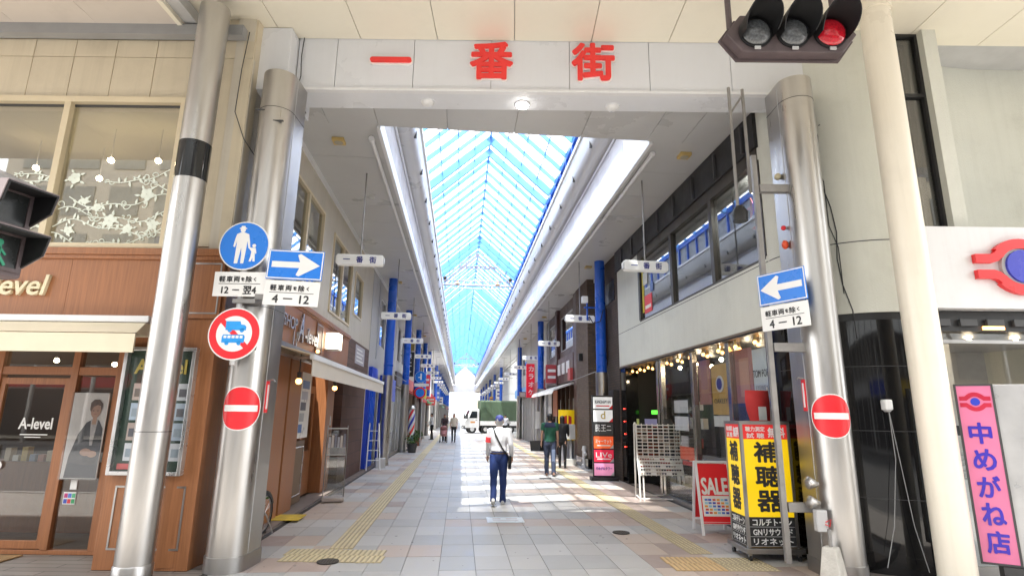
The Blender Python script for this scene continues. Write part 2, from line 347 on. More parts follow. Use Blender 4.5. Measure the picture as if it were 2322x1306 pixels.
for _ in range(260):
    x, y, r_ = rg.uniform(-2.5, 4.2), 6 + 22 * rg.random() ** 1.6, rg.uniform(.008, .022); gum.k = rg.randrange(2); gum.prism([(x + r_ * rg.uniform(.7, 1.1) * math.cos(q * .9), y + r_ * rg.uniform(.7, 1.1) * math.sin(q * .9)) for q in range(7)], 'z', .0012, .002)
obj('gum_spots', gum, [mat('gum_dark', (.16, .15, .14), .8), mat('gum_grey', (.25, .24, .23), .8)], pav, kind='stuff')
# drain lines, covers, inset plate
drain = mat('drain_metal', (.05, .048, .045), .6, metal=.5)
for nm, x, lab in (('drain_channel', -2.62, 'narrow dark drain line along the brown salon wall'), ('drain_channel', 4.32, 'narrow dark drain line along the optician shop front')):
    b = B().box(x - .035, x + .035, 6.6, 44, -.05, .0015)
    for k in range(37): b.box(x - .04, x + .04, 6.6 + k, 6.62 + k, .0015, .004)
    tag(obj(nm, b, drain), lab, 'drain')
def cover(x, y, r, lab, c=(.09, .075, .06)):
    t = thing('manhole_cover', lab, 'manhole cover', (x, y, .003), group='round covers in the paving')
    obj('rim', B().lathe([(r, .0012), (r, .012), (r * .93, .012), (r * .93, .0012)], n=28), drain, t)
    b = B().lathe([(r * .92, .002), (r * .92, .0105)], n=24)
    for i in range(-3, 4):
        for j in range(-3, 4):
            if i * i + j * j < 10: b.box(i * r * .25 - r * .07, i * r * .25 + r * .07, j * r * .25 - r * .07, j * r * .25 + r * .07, .0105, .0135)
    obj('lid', b, mat('cover_iron', c, .65, metal=.6, var=.3, sc_=20), t)
cover(-1.46, 7.12, .125, 'round brown cover set in the left tactile block near the entrance')
cover(2.42, 8.62, .125, 'round dark cover in the paving beside the right tactile strip')
b = B().box(-.16, .16, -.13, .13, .0015, .006)
tag(obj('drain_plate', b, drain, loc=(2.35, 15.6, 0)), 'small dark rectangular plate in the paving behind the green-shirted walker', 'drain plate')
t = thing('floor_plate', 'white rectangular notice plate set in the paving behind the old man', 'floor plate', (.79, 9.68, 0))
obj('plate', B().box(-.3, .3, -.24, .24, .0015, .006), mat('plate_white', (.72, .76, .78), .35, var=.1, sc_=8), t)
for yy in (-.21, .2): obj('border', B().box(-.27, .27, yy, yy + .01, .006, .0068), mat('plate_blue', (.3, .5, .62), .4), t)
obj('print', B().box(-.2, -.07, .05, .11, .006, .0068).box(.02, .2, .05, .11, .006, .0068).box(-.2, .2, -.1, -.06, .006, .0068), mat('plate_print', (.5, .42, .42), .4), t)

# ================================================================ arcade roof over the street
roof = thing('arcade_roof', 'long glazed gable roof with blue steel frame over the shopping street', 'arcade roof', (XC, 8.4, SOF))
EV, RG, HW = 9.55, 11.6, 2.28
BAY = .985; RS = 5.97; NB = int((YE - RS) / BAY)
sl_ = math.hypot(HW, RG - EV); ang = math.atan2(RG - EV, HW)
gl_clear = glass('roof_glass_clear', (.95, .98, 1.0), .04, .5, milk=.1, mc=(.85, .92, 1))
gl_milk = glass('roof_glass_frosted', (.97, .985, 1.0), .03, .3, milk=.5, mc=(.97, .98, 1))
def pane_b(x0, x1, y0, y1, b=None):
    b = b or B(); return b.box(x0, x1, y0, y1, -.006, .006)
NP = 4; PW = sl_ / NP
pm = {}
for mk in (0, 1):
    pm[mk] = mesh('glass_pane', pane_b(-PW / 2 + .004, PW / 2 - .004, -BAY / 2 + .03, BAY / 2 - .03), gl_milk if mk else gl_clear)
rm = mesh('rafter', B().box(-sl_ / 2, sl_ / 2, -.022, .022, -.13, .03), blue_steel)
rmh = mesh('rafter', B().box(-sl_ / 2, sl_ / 2, -.06, .06, -.24, .03), blue_steel)
rest = {0: B(), 1: B()}
K0 = 12                                            # bays in view start about here
for k in range(NB + 1):
    y = RS + k * BAY; heavy = k % 12 in (1, 2)
    for s in (-1, 1):
        rx = XC + s * HW / 2; rz = (EV + RG) / 2
        obj('rafter', rmh if heavy else rm, None, roof, (rx, y, rz), (0, s * ang, 0), W=True)
        if k == NB: continue
        for p in range(NP):
            f = (p + .5) / NP; px = XC + s * HW * (1 - f); pz = EV + (RG - EV) * f
            mk = k % 2
            if K0 <= k < K0 + 36: obj('glass_pane', pm[mk], None, roof, (px, y + BAY / 2, pz), (0, s * ang, 0), W=True)
            else:
                M = Matrix.Translation((px, y + BAY / 2, pz)) @ Matrix.Rotation(s * ang, 4, 'Y'); q = pane_b(-PW / 2 + .004, PW / 2 - .004, -BAY / 2 + .03, BAY / 2 - .03)
                rest[mk].add([M @ Vector(v) for v in q.v], q.f)
obj('glass_panes_beyond', rest[0], gl_clear, roof, W=True, kind='stuff'); obj('frosted_panes_beyond', rest[1], gl_milk, roof, W=True, kind='stuff')
rod = mat('dark_rod', (.16, .27, .45), .5)
for s in (-1, 1):
    for p in range(1, NP):
        f = p / NP; x = XC + s * HW * (1 - f); z = EV + (RG - EV) * f - .06
        obj('purlin', B().box(x - .015, x + .015, RS, YE, z - .02, z + .03), rod, roof, W=True)
    xe = XC + s * HW
    obj('eave_gutter', B().box(xe - .07, xe + .07, RS, YE, EV - .2, EV + .02), blue_paint, roof, W=True)
    obj('side_panel', B().box(xe + s * .03 - .02, xe + s * .03 + .02, RS, YE, 8.2, EV - .2), mat('gutter_side', (.32, .33, .36), .5), roof, W=True)
    ribm = mesh('gutter_rib', B().box(-.04, .04, -.035, .035, 0, EV - .2 - 8.28), blue_paint)
    for k in range(0, NB): obj('gutter_rib', ribm, None, roof, (xe - s * .03, RS + k * BAY, 8.28), W=True)
obj('ridge_bar', B().box(XC - .03, XC + .03, RS, YE, RG - .1, RG + .04), blue_steel, roof, W=True)
# trough beams, coves
beam_m = mat('beam_grey', (.52, .51, .5), .35, var=.05, sc_=.8, dirt=.12)
cove_m = mat('cove_panel', (.8, .8, .86), .16, var=.04, sc_=1.5, rv=.06)
for s in (-1, 1):
    xi, xo = XC + s * 1.97, XC + s * 2.36
    prof = [(xi, 8.3), (xi, 7.78), (xi + s * .06, 7.66), (xi + s * .16, 7.6), (xo, 7.6), (xo + s * .08, 7.62), (xo + s * .08, 8.3)]
    if s < 0: prof = prof[::-1]
    obj('trough_beam', B().prism([(x, z) for x, z in prof][::-1], 'y', 7.9, YE), beam_m, roof, W=True, smooth=True)
    obj('trim_strip', B().box(xi - .05, xi + .05, 8.2, YE, 8.3, 8.4), white, roof, W=True)
    cm = mesh('cove_panel', B().box(-.012, .012, -.485, .485, 0, 1.38), cove_m)
    rb = B()
    for k in range(NB):
        y = 8.9 + k * BAY
        if k < 60: obj('cove_panel', cm, None, roof, (xo + s * .02 + s * (.015 if 0 else 0), y, 6.235), W=True)
        else: rb.box(xo + s * .02 - .012, xo + s * .02 + .012, y - .485, y + .485, 6.235, 7.6)
    obj('cove_panels_beyond', rb, cove_m, roof, W=True, kind='stuff')
    pb = B().tube([(xo - s * .03, 8.4, 7.5), (xo - s * .03, YE, 7.5)], .022, 6)
    obj('conduit', pb, white, roof, W=True)
    km = mesh('clip', B().box(-.03, .03, -.02, .02, -.05, .1), dark_grey)
    for k in range(24): obj('clip', km, None, roof, (xi + s * .02, 9.6 + k * 1.97, 7.7), W=True)
# end beam at the far mouth
obj('end_beam', B().box(-2.9, 4.5, YE, YE + .3, 6.0, 7.5), white, roof, W=True)
# ---------------------------------------------------------------- soffit on both sides
sof = thing('arcade_soffit', 'grey panelled ceiling strips beside the glazed roof', 'ceiling', (XC, 7.4, SOF))
obj('deck', B().box(-3.2, XC - 2.26, 7.8, YE, SOF + .03, SOF + .14).box(XC + 2.26, 4.9, 7.2, YE, SOF + .03, SOF + .14).prism([(XC - 2.26, F(XC - 2.26, 7.36)[1]), (XC + 2.26, F(XC + 2.26, 7.36)[1]), (XC + 2.26, 8.4), (XC - 2.26, 8.4)], 'z', SOF + .03, SOF + .14), grey, sof, W=True)  # unseen opaque slab, added to keep daylight out of the panel seams
# front cross strip
xs = [-3.0, -2.25, XC - 2.26, -.35, .74, 1.85, 2.98, 3.6, 4.5]
for i in range(len(xs) - 1):
    x0, x1 = xs[i], xs[i + 1]
    y0a, y0b = F(x0, 7.36)[1], F(x1, 7.36)[1]
    b = B().prism([(x0 + .004, y0a), (x1 - .004, y0b), (x1 - .004, 8.4), (x0 + .004, 8.4)], 'z', SOF, SOF + .025)
    obj('soffit_panel', b, soffit_m, sof, W=True)
pme = {}
for side, x0, x1 in ((-1, -2.9, XC - 2.26), (1, XC + 2.26, 4.5)):
    m_ = mesh('soffit_panel', B().box(x0 + .004, x1 - .004, .004, 1.196, 0, .025), soffit_m); rb = B()
    for k in range(int((YE - 8.4) / 1.2)):
        if k < 36: obj('soffit_panel', m_, None, sof, (0, 8.4 + 1.2 * k, SOF + random.uniform(0, .003)), W=True)
        else: rb.box(x0 + .004, x1 - .004, 8.4 + 1.2 * k + .004, 8.4 + 1.2 * k + 1.196, SOF, SOF + .025)
    obj('soffit_panels_beyond', rb, soffit_m, sof, W=True, kind='stuff')
    xe = x1 if side < 0 else x0
    obj('edge_lip', B().box(xe - .03, xe + .03, 8.4, YE, SOF - .05, SOF + .2), white, sof, W=True)
    xw = x0 if side < 0 else x1
    obj('cornice', B().box(xw - side * .02 - .06, xw - side * .02 + .06, 8.3, YE, SOF - .12, SOF - .002), white, sof, W=True)
    xp = -1.62 if side < 0 else 3.2
    obj('lighting_pipe', B().tube([(xp, 8.75, SOF - .06), (xp, YE, SOF - .06)], .035, 8).tube([(xp, 8.72, SOF - .06), (xp, 8.8, SOF - .06)], .05, 8), white, sof, W=True, smooth=True)
# ================================================================ entrance header
hd = thing('arcade_entrance_sign', 'white panelled header beam with red lettering across the arcade entrance', 'sign', F(.5, 6.9, 5.98), -CA)
obj('core', B().box(-3.3, 4.3, 6.93, 7.3, 6.02, 6.86), lgrey, hd, rot=-CA, W=True)
us = [-3.05, -2.51, -1.43, -.35, .74, 1.85, 2.98, 4.12]
for i in range(7):
    obj('header_panel', B().box(us[i] + .004, us[i + 1] - .004, 6.9 - .001 * (i % 2), 6.93, 6.03, 6.84), header_white, hd, rot=-CA, W=True, bev=.003)
obj('ledge', B().box(-3.05, 4.2, 6.86, 6.94, 5.985, 6.026), white, hd, rot=-CA, W=True, bev=.004)
obj('underside', B().box(-3.1, 4.3, 6.94, 7.34, 5.99, 6.018), header_white, hd, rot=-CA, W=True)
obj('back_panel', B().box(-3.1, 4.3, 7.3, 7.34, 6.018, 6.6), header_white, hd, rot=-CA, W=True)
obj('end_box', B().box(-3.56, -3.06, 6.66, 7.5, 5.86, 6.79), header_white, hd, rot=-CA, W=True, bev=.006)
obj('end_box', B().box(4.14, 4.52, 6.98, 7.5, 5.75, 6.79), header_white, hd, rot=-CA, W=True, bev=.006)
rim = mat('letter_rim', (.85, .83, .8), .4)
kb = B().tube([(-1.99, 0, 0), (-1.48, 0, 0)], .001)
for s_, u, sz in (('番', -.345, .58), ('街', 1.065, .58)):
    txt(s_, .6, red_letter, hd, F(u, 6.865, 6.46), FROAD, W=True, ext=.02, off=0, bold=.014, wd=.57, ht=.55, name='red_character')
    txt(s_, .6, rim, hd, F(u, 6.885, 6.455), FROAD, W=True, ext=.012, off=0, bold=.028, wd=.57, ht=.55, name='character_rim')
def stroke(u0, u1, z, r, n0, n1):
    pts = [(u0 + r * math.cos(a), z + r * math.sin(a)) for a in [math.pi / 2 + math.pi * k / 8 for k in range(9)]] + [(u1 + r * math.cos(a), z + r * math.sin(a)) for a in [-math.pi / 2 + math.pi * k / 8 for k in range(9)]]
    return B().prism(pts, 'y', n0, n1)
obj('red_character', stroke(-1.99, -1.49, 6.45, .037, 6.835, 6.88), red_letter, hd, rot=-CA, W=True)
obj('character_rim', stroke(-1.99, -1.49, 6.445, .052, 6.865, 6.897), rim, hd, rot=-CA, W=True)
# ================================================================ roadside canopies
cp = thing('entrance_canopy', 'cream panelled roadside canopy above the arcade entrance', 'canopy', F(1.5, 4.9, 6.8), -CA)
obj('deck', B().box(-4.35, 9.5, 2.6, 7.6, 6.84, 7.0), lgrey, cp, rot=-CA, W=True)
k = 0; u = -4.35
while u < 9.4:
    obj('canopy_panel', B().box(u + .005, u + 1.075, 2.6, 6.89, 6.8, 6.835), cream_soffit, cp, rot=-CA, W=True); u += 1.08
obj('edge_fascia', B().box(-4.4, 9.5, 2.45, 2.6, 6.65, 7.2), white, cp, rot=-CA, W=True)
cl = thing('side_canopy', 'pinkish grey panelled canopy over the pavement in front of the salon', 'canopy', F(-7, 4.6, 6.6), -CA)
obj('deck', B().box(-12, -4.2, 2.55, 6.6, 6.64, 6.79), lgrey, cl, rot=-CA, W=True)
for k in range(7):
    obj('canopy_panel', B().box(-4.42 - 1.08 * (k + 1) + .005, -4.42 - 1.08 * k, 2.6, 6.42, 6.6, 6.635), pink_soffit, cl, rot=-CA, W=True)
obj('edge_trim', B().box(-4.43, -4.37, 2.6, 6.45, 6.58, 6.8), cream_soffit, cl, rot=-CA, W=True)
obj('back_beam', B().box(-12, -3.57, 6.36, 6.48, 6.45, 6.6), grey, cl, rot=-CA, W=True)
# ================================================================ entrance pillars
def dpillar(lab, u, rings):
    t = thing('stainless_pillar', lab, 'pillar', F(u, 6.6), -CA)
    r = .215
    def outline(r, back): return [(r * math.cos(a), r * math.sin(a)) for a in [math.pi + math.pi * k / 20 for k in range(21)]] + [(r, back), (-r, back)]
    obj('shaft', B().prism(outline(r, .34), 'z', .16, 5.98), steel, t, smooth=True)
    obj('base_collar', B().prism(outline(r + .012, .352), 'z', 0, .16), steel_d, t, smooth=True)
    for z in rings: obj('seam_ring', B().prism(outline(r + .003, .343), 'z', z, z + .006), dark_grey, t, smooth=True)
    obj('side_seam', B().box(r - .001, r + .004, .01, .02, .17, 5.95).box(-r - .004, -r + .001, .01, .02, .17, 5.95), lgrey, t)
    return t
lp = dpillar('stainless half-round pillar with round road signs left of the entrance', -3.1, (5.45, 2.88))
rp = dpillar('stainless half-round pillar with no-entry sign right of the entrance', 3.65, (5.68,))
obj('tape_scrap', B().box(-.2, -.03, -.2, -.19, 5.4, 5.415).box(.0, .17, -.21, -.18, 5.25, 5.262), dark_grey, lp)
t = thing('stainless_pillar', 'slim round stainless pillar with a black band in front of the salon', 'pillar', F(-3.8, 6.1), -CA)
obj('shaft', B().lathe([(.172, .17), (.172, 6.62)], n=32), steel, t, smooth=True)
obj('base_collar', B().lathe([(.182, 0), (.182, .16), (.174, .175)], n=32), steel_d, t, smooth=True)
obj('black_band', B().lathe([(.1745, 4.3), (.1745, 4.76)], n=32), mat('black_gloss', (.012, .014, .016), .12), t, smooth=True)
obj('seam_ring', B().lathe([(.1735, 1.46), (.1735, 1.468)], n=32), dark_grey, t)
t = thing('cream_pillar', 'round cream painted pillar beside the pink standing sign', 'pillar', F(4.5, 6.1), -CA)
obj('shaft', B().lathe([(.172, .12), (.172, 6.66), (.19, 6.66), (.19, 6.82)], n=32), cream_paint, t, smooth=True)
obj('base_collar', B().lathe([(.19, 0), (.19, .12)], n=32), cream_paint, t, smooth=True)
# ================================================================ lamps, speakers on the ceiling
def downlight(u, n, z, lit, lab):
    t = thing('ceiling_light', lab, 'ceiling light', F(u, n, z), 0, 'round lights under the entrance header')
    obj('housing', B().lathe([(.1, -.012), (.105, -.0), (.105, .02)], n=24), white, t, smooth=True)
    obj('diffuser', B().lathe([(.03, -.05), (.07, -.04), (.09, -.013)], n=24), cool if lit else sign_white, t, smooth=True)
for u, n, lit, lab in ((.09, 7.18, 1, 'lit round ceiling light under the header, the middle one of three'), (1.38, 7.22, 0, 'unlit round ceiling light under the header nearest the traffic signal'), (-1.25, 7.15, 0, 'unlit round ceiling light under the header nearest the road signs')):
    downlight(u, n, 5.985, lit, lab)
spk = mat('speaker_beige', (.62, .45, .17), .5)
def speaker(x, y, lab):
    t = thing('ceiling_speaker', lab, 'speaker', (x, y, SOF), 0, 'beige speakers on the arcade soffit')
    obj('body', B().box(-.1, .1, -.1, .1, -.06, 0), spk, t, bev=.008)
    obj('grille', B().lathe([(.07, -.068), (.075, -.06)], n=20), mat('speaker_grille', (.4, .36, .28), .6), t)
sp_pos = [(-2.2, 8.95), (-2.3, 19.6), (-2.3, 26.5), (-2.3, 34), (3.8, 8.8), (3.85, 16.6), (3.85, 26), (3.85, 34)]
ordn = ['first', 'second', 'third', 'fourth', 'fifth', 'sixth', 'seventh', 'eighth', 'ninth', 'tenth', 'eleventh', 'twelfth', 'thirteenth', 'fourteenth']
for i, (x, y) in enumerate(sp_pos):
    speaker(x, y, 'square beige ceiling speaker, %s from the entrance on the %s soffit' % (ordn[i % 4], 'left' if x < 0 else 'right'))
# ================================================================ blue pillars along the arcade
def bluepillar(x, y, lab, bl=2.88):
    t = thing('blue_pillar', lab, 'pillar', (x, y, 0), 0, 'blue and stainless pillars along the arcade')
    obj('sleeve', B().lathe([(.175, .1), (.175, bl)], n=20), steel, t, smooth=True); obj('foot', B().lathe([(.185, 0), (.185, .1)], n=20), steel_d, t)
    obj('shaft', B().lathe([(.15, bl), (.15, SOF)], n=20), blue_paint, t, smooth=True)
    obj('clamp', B().lathe([(.158, bl + .3), (.158, bl + .36)], n=20), blue_paint, t); return t
L_y = [19.2, 25.4, 31.6, 37.8, 43.2, 56, 62, 68, 74, 80, 87, 94, 102, 110, 118]
R_y = [16.0, 27.5, 39.0, 57, 68, 79, 90, 101, 112]
lp0 = bluepillar(-2.45, L_y[0], 'blue pillar on stainless sleeve, first from the entrance on the left side')
for i, y in enumerate(L_y[1:]): dup(lp0, (-2.45, y, 0), 0, 'blue pillar on stainless sleeve, %s from the entrance on the left side' % (ordn + ['fifteenth'])[i + 1])
for i, y in enumerate(R_y): dup(lp0, (4.05 if i != 1 else 3.9, y, 0), R(90), 'blue pillar on stainless sleeve, %s from the entrance on the right side' % ordn[i])
# ================================================================ hanging name signs
sgm = mat('hanging_sign', (.74, .74, .73), .4, var=.06, dirt=.15, emit=.04)
def hsign(x, y, lab):
    t = thing('hanging_sign', lab, 'hanging sign', (x, y, 4.45), 0, 'small hanging name signs along the arcade')
    b = B(); p = [(-.43, -.07), (-.41, -.1), (.41, -.1), (.43, -.07), (.43, .07), (.41, .1), (-.41, .1), (-.43, .07)]
    obj('light_box', b.prism(p, 'y', -.07, .07), sgm, t, bev=.012)
    obj('end_cap', B().prism([(-.445, -.06), (-.43, -.075), (-.43, .075), (-.445, .06)], 'y', -.06, .06), lgrey, t); obj('end_cap', B().prism([(.43, -.075), (.445, -.06), (.445, .06), (.43, .075)], 'y', -.06, .06), lgrey, t)
    obj('hanging_rod', B().tube([(.0, 0, .1), (.0, 0, SOF - 4.45)], .014, 6), galv, t)
    for k, ch in enumerate('一番街'): txt(ch, .13, navy, t, (-.24 + .24 * k, -.072, 0), ext=.002, bold=.003, ht=.12 if k else None, wd=None if k else .12)
    return t
h0 = hsign(-1.95, 10.3, 'white hanging name sign, first from the entrance on the left')
for i in range(1, 14): dup(h0, (-1.95 - .02 * i, 10.3 + 6.1 * i + random.uniform(-.2, .2), 4.45), random.uniform(-.06, .06), 'white hanging name sign, %s from the entrance on the left' % ordn[i])
for i in range(14): dup(h0, (3.42 + (.03 * i if i < 5 else .1), 10.0 + 6.1 * i, 4.45), random.uniform(-.06, .06), 'white hanging name sign, %s from the entrance on the right' % ordn[i])
# ================================================================ white lattice trusses under the glass
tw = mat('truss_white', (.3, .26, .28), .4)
def truss(y, lab):
    t = thing('lattice_truss', lab, 'truss', (XC, y, EV), 0, 'white lattice trusses under the roof')
    def lat(p, q, w_=.28, n=9):
        b = B(); p = Vector(p); q = Vector(q); d = (q - p).normalized(); nrm = Vector((-d.z, 0, d.x))
        for o in (-w_ / 2, w_ / 2): b.tube([p + nrm * o, q + nrm * o], .032, 5)
        for k in range(n):
            a = p + (q - p) * k / n; c = p + (q - p) * (k + 1) / n; s_ = 1 if k % 2 else -1
            b.tube([a + nrm * s_ * w_ / 2, c - nrm * s_ * w_ / 2], .022, 4)
        return b
    h = RG - EV - .35
    obj('rafter_lattice', lat((-2.1, 0, -.1), (0, 0, h)), tw, t); obj('rafter_lattice', lat((0, 0, h), (2.1, 0, -.1)), tw, t)
    obj('bottom_chord', lat((-2.1, 0, -.25), (2.1, 0, -.25), .3, 16), tw, t); obj('collar_chord', lat((-1.1, 0, .75), (1.1, 0, .75), .12, 8), tw, t)
    for x in (-1.4, -.7, 0, .7, 1.4): obj('post', B().tube([(x, 0, -.1), (x, 0, h * (1 - abs(x) / 2.2))], .026, 5), tw, t)
    obj('crossbar', B().tube([(-2.15, -.25, -.42), (2.15, -.25, -.42)], .06, 8).tube([(-2.15, -.25, -.62), (2.15, -.25, -.62)], .03, 6), lgrey, t)
    for k in range(8): obj('hanger', B().tube([(-1.9 + k * .54, -.25, -.66), (-1.9 + k * .54, -.25, -.3)], .018, 5), dark_grey, t)
    for x in (-1.2, 1.2): obj('loudspeaker', B().lathe([(.16, 0), (.05, .12), (.05, .2)], (x, -.25), 12), mat('horn_orange', (.6, .3, .12), .5), t, loc=(0, 0, -.36))
    for s in (-1, 1): obj('floodlight', B().sph((s * 1.95, -.4, -.05), .12, 10), black, t, smooth=True)
    return t
truss(32.9, 'nearest white lattice truss with crossbar under the glazed roof')
truss(92, 'far white lattice truss under the glazed roof'); truss(118, 'farthest white lattice truss near the end of the roof')

tag(obj('header_cable', B().tube([F(-2.98, 6.88, 6.8), F(-2.99, 6.87, 6.5), F(-2.97, 6.87, 6.2), F(-2.98, 6.84, 6.02), F(-2.95, 6.84, 5.9), F(-2.9, 7.0, 5.7)], .007, 5), ink), 'dark cable hanging down the left end of the header panels', 'cable')
tag(obj('header_cable', B().tube([F(4.15, 6.86, 6.75), F(4.22, 6.95, 6.3), F(4.3, 6.96, 5.95), F(4.2, 6.9, 5.6), F(4.05, 6.8, 5.5)], .007, 5), ink), 'loose dark cable looping below the right end box of the header', 'cable')
# ================================================================ the brown salon at the left corner
LX = -2.85
sal = thing('salon_building', 'cream and brown wood hair salon building on the left corner', 'building', F(-3.45, 6.5), 0)
def sp(name, b, m, rot=-CA, parent=None, **k): return obj(name, b, m, parent or sal, rot=rot, W=True, **k)
ch_ = steel_d
# --- road front: cladding panels above
sp('backing_wall', B().grid('y', 6.53, 6.7, (-9.5, -3.46, 3.55, 9.5), [(-9.2, -4.29, 3.62, 5.52)]), cream)
u0 = -3.46; ed = [-3.46, -4.2, -4.74, -5.28, -5.82, -6.36, -6.9, -7.44, -7.98, -8.52, -9.06]
for i in range(len(ed) - 1):
    a, c = ed[i + 1], ed[i]
    for z0, z1 in ((5.6, 6.2), (6.2, 6.46)) if i else ((3.62, 6.2), (6.2, 6.46)):
        sp('cladding_panel', B().box(a + .004, c - .004, 6.5, 6.53, z0 + .004, z1 - .004), cream, bev=.003)
# --- shop window upstairs
wn = sp('window', B().box(-9.2, -4.2, 6.45, 6.56, 5.52, 5.6).box(-9.2, -4.2, 6.45, 6.56, 3.58, 3.64).box(-4.29, -4.2, 6.45, 6.56, 3.64, 5.52), frame_cream, bev=.004)
sp('mullion', B().box(-5.78, -5.7, 6.455, 6.57, 3.64, 5.52), frame_cream, parent=wn); sp('mullion', B().box(-7.3, -7.22, 6.455, 6.57, 3.64, 5.52), frame_cream, parent=wn)
for a, c in ((-5.7, -4.29), (-7.22, -5.78), (-9.2, -7.3)):
    sp('window_pane', B().box(a, c, 6.53, 6.54, 3.64, 5.52), pane, parent=wn)
    sp('gasket', B().box(a, c, 6.525, 6.545, 5.49, 5.52), dark_grey, parent=wn)
# white vine print on the panes: stems, curls, leaves, flowers
vm = mat('vine_print', (.82, .88, .78), .6, var=.03)
def vine(u0, u1, seed):
    rr = random.Random(seed); b = B(); y = 6.524
    def ribbon(pts, wd):
        for i in range(len(pts) - 1):
            p = Vector(pts[i]); q = Vector(pts[i + 1]); d = (q - p)
            if d.length < 1e-5: continue
            d.normalize(); n = Vector((-d.y, d.x)) * wd / 2
            b.add([(p.x + n.x, y, p.y + n.y), (p.x - n.x, y, p.y - n.y), (q.x - n.x, y, q.y - n.y), (q.x + n.x, y, q.y + n.y)], [(0, 1, 2, 3)])
    def leaf(x, z, a, l, wd):
        d = Vector((math.cos(a), math.sin(a))); n = Vector((-d.y, d.x)); p = Vector((x, z))
        pts = [p, p + d * l * .3 + n * wd * .45, p + d * l * .6 + n * wd * .4, p + d * l, p + d * l * .6 - n * wd * .4, p + d * l * .3 - n * wd * .45]
        b.add([(q.x, y - .001, q.y) for q in pts], [(0, 1, 2, 3, 4, 5)])
    def curl(x, z, a, r, sgn):
        pts = []
        for k in range(15):
            t = k / 14; rr_ = r * (1 - .8 * t); an = a + sgn * t * 5.2; pts.append((x + math.cos(a + sgn * 1.57) * r + rr_ * math.cos(an - sgn * 1.57), z + math.sin(a + sgn * 1.57) * r + rr_ * math.sin(an - sgn * 1.57)))
        ribbon(pts, .012)
    def petal(x, z, a, l, wd):
        d = Vector((math.cos(a), math.sin(a))); n = Vector((-d.y, d.x)); p = Vector((x, z))
        pts = [p + d * l * t + n * wd * q for t, q in ((.05, .1), (.35, .42), (.7, .5), (.95, .28), (1.02, 0), (.95, -.28), (.7, -.5), (.35, -.42), (.05, -.1))]
        b.add([(q.x, y - .001 - rr.random() * .002, q.y) for q in pts], [tuple(range(9))])
    def flower(x, z, r):
        a0 = rr.random() * 6.28
        for k in range(5): petal(x, z, a0 + k * 1.257 + rr.uniform(-.15, .15), r * rr.uniform(.85, 1.15), r * .85)
        for k in range(5): leaf(x + math.cos(a0 + k * 1.2) * r * .9, z + math.sin(a0 + k * 1.2) * r * .9, a0 + k * 1.2 + rr.uniform(-.6, .6), r * rr.uniform(.7, 1.1), r * .4)
    for row, zb in enumerate((3.70, 3.86, 4.02, 4.2, 4.42, 4.58)):
        ua = u0 + (u1 - u0) * (0, 0, .02, .1, .4, .65)[row]; ph = rr.random() * 6; pts = []; n = int((u1 - ua) / .03)
        for k in range(n + 1):
            x = ua + (u1 - ua) * k / n; pts.append((x, zb + .07 * math.sin(x * 4.3 + ph) + .035 * math.sin(x * 10 + ph)))
        ribbon(pts, .013)
        for k in range(2, n - 1, 2):
            x, z = pts[k]; s_ = rr.choice((-1, 1)); a = rr.uniform(-.6, .6) + (1.2 if s_ > 0 else -1.2)
            if rr.random() < .45: curl(x, z, a, rr.uniform(.03, .06), rr.choice((-1, 1)))
            else: leaf(x, z, a, rr.uniform(.05, .09), .035)
    for fx, fz, fr_ in ((.12, 4.5, .085), (.5, 3.95, .08), (.37, 4.12, .06), (.8, 4.3, .085), (.68, 3.85, .065), (.15, 3.82, .06), (.9, 3.9, .07), (.25, 4.2, .05)): flower(u0 + (u1 - u0) * fx, fz, fr_)
    return b
sp('vine_print', vine(-5.68, -4.31, 3), vm, parent=wn, kind='stuff'); sp('vine_print', vine(-7.2, -5.8, 5), vm, parent=wn, kind='stuff')
# upstairs room behind the glass
rm_ = B().box(-9.4, -4.05, 9.6, 9.7, 3.4, 6.0).box(-9.4, -4.05, 6.72, 9.6, 5.75, 5.85).box(-9.4, -4.05, 6.72, 9.6, 3.3, 3.4).box(-9.5, -9.4, 6.72, 9.6, 3.4, 5.8).box(-4.05, -4.0, 6.72, 9.7, 3.3, 5.9)
sp('upstairs_room', rm_, mat('salon_room', (.5, .46, .34), .8, var=.05))
sp('room_partition', B().box(-6.0, -5.2, 8.9, 9.0, 3.4, 4.5), mat('salon_partition', (.14, .1, .07), .6)); sp('room_partition', B().box(-5.05, -4.5, 8.6, 8.7, 3.4, 4.35), mat('salon_partition', (.14, .1, .07), .6)); sp('room_shelf', B().box(-7.3, -6.1, 9.0, 9.3, 3.4, 4.2), mat('salon_shelf', (.3, .22, .14), .6))
for u, n, z in ((-6.55, 8.2, 5.22), (-5.95, 7.6, 5.25), (-5.25, 7.6, 5.25), (-4.62, 8.3, 4.85), (-7.4, 8.0, 5.3)):
    l = sp('spot_lamp', B().sph((u, n, z), .042, 8), inner); sp('lamp_stem', B().tube([(u, n, z + .04), (u, n, 5.75)], .004, 5), lgrey, parent=l)
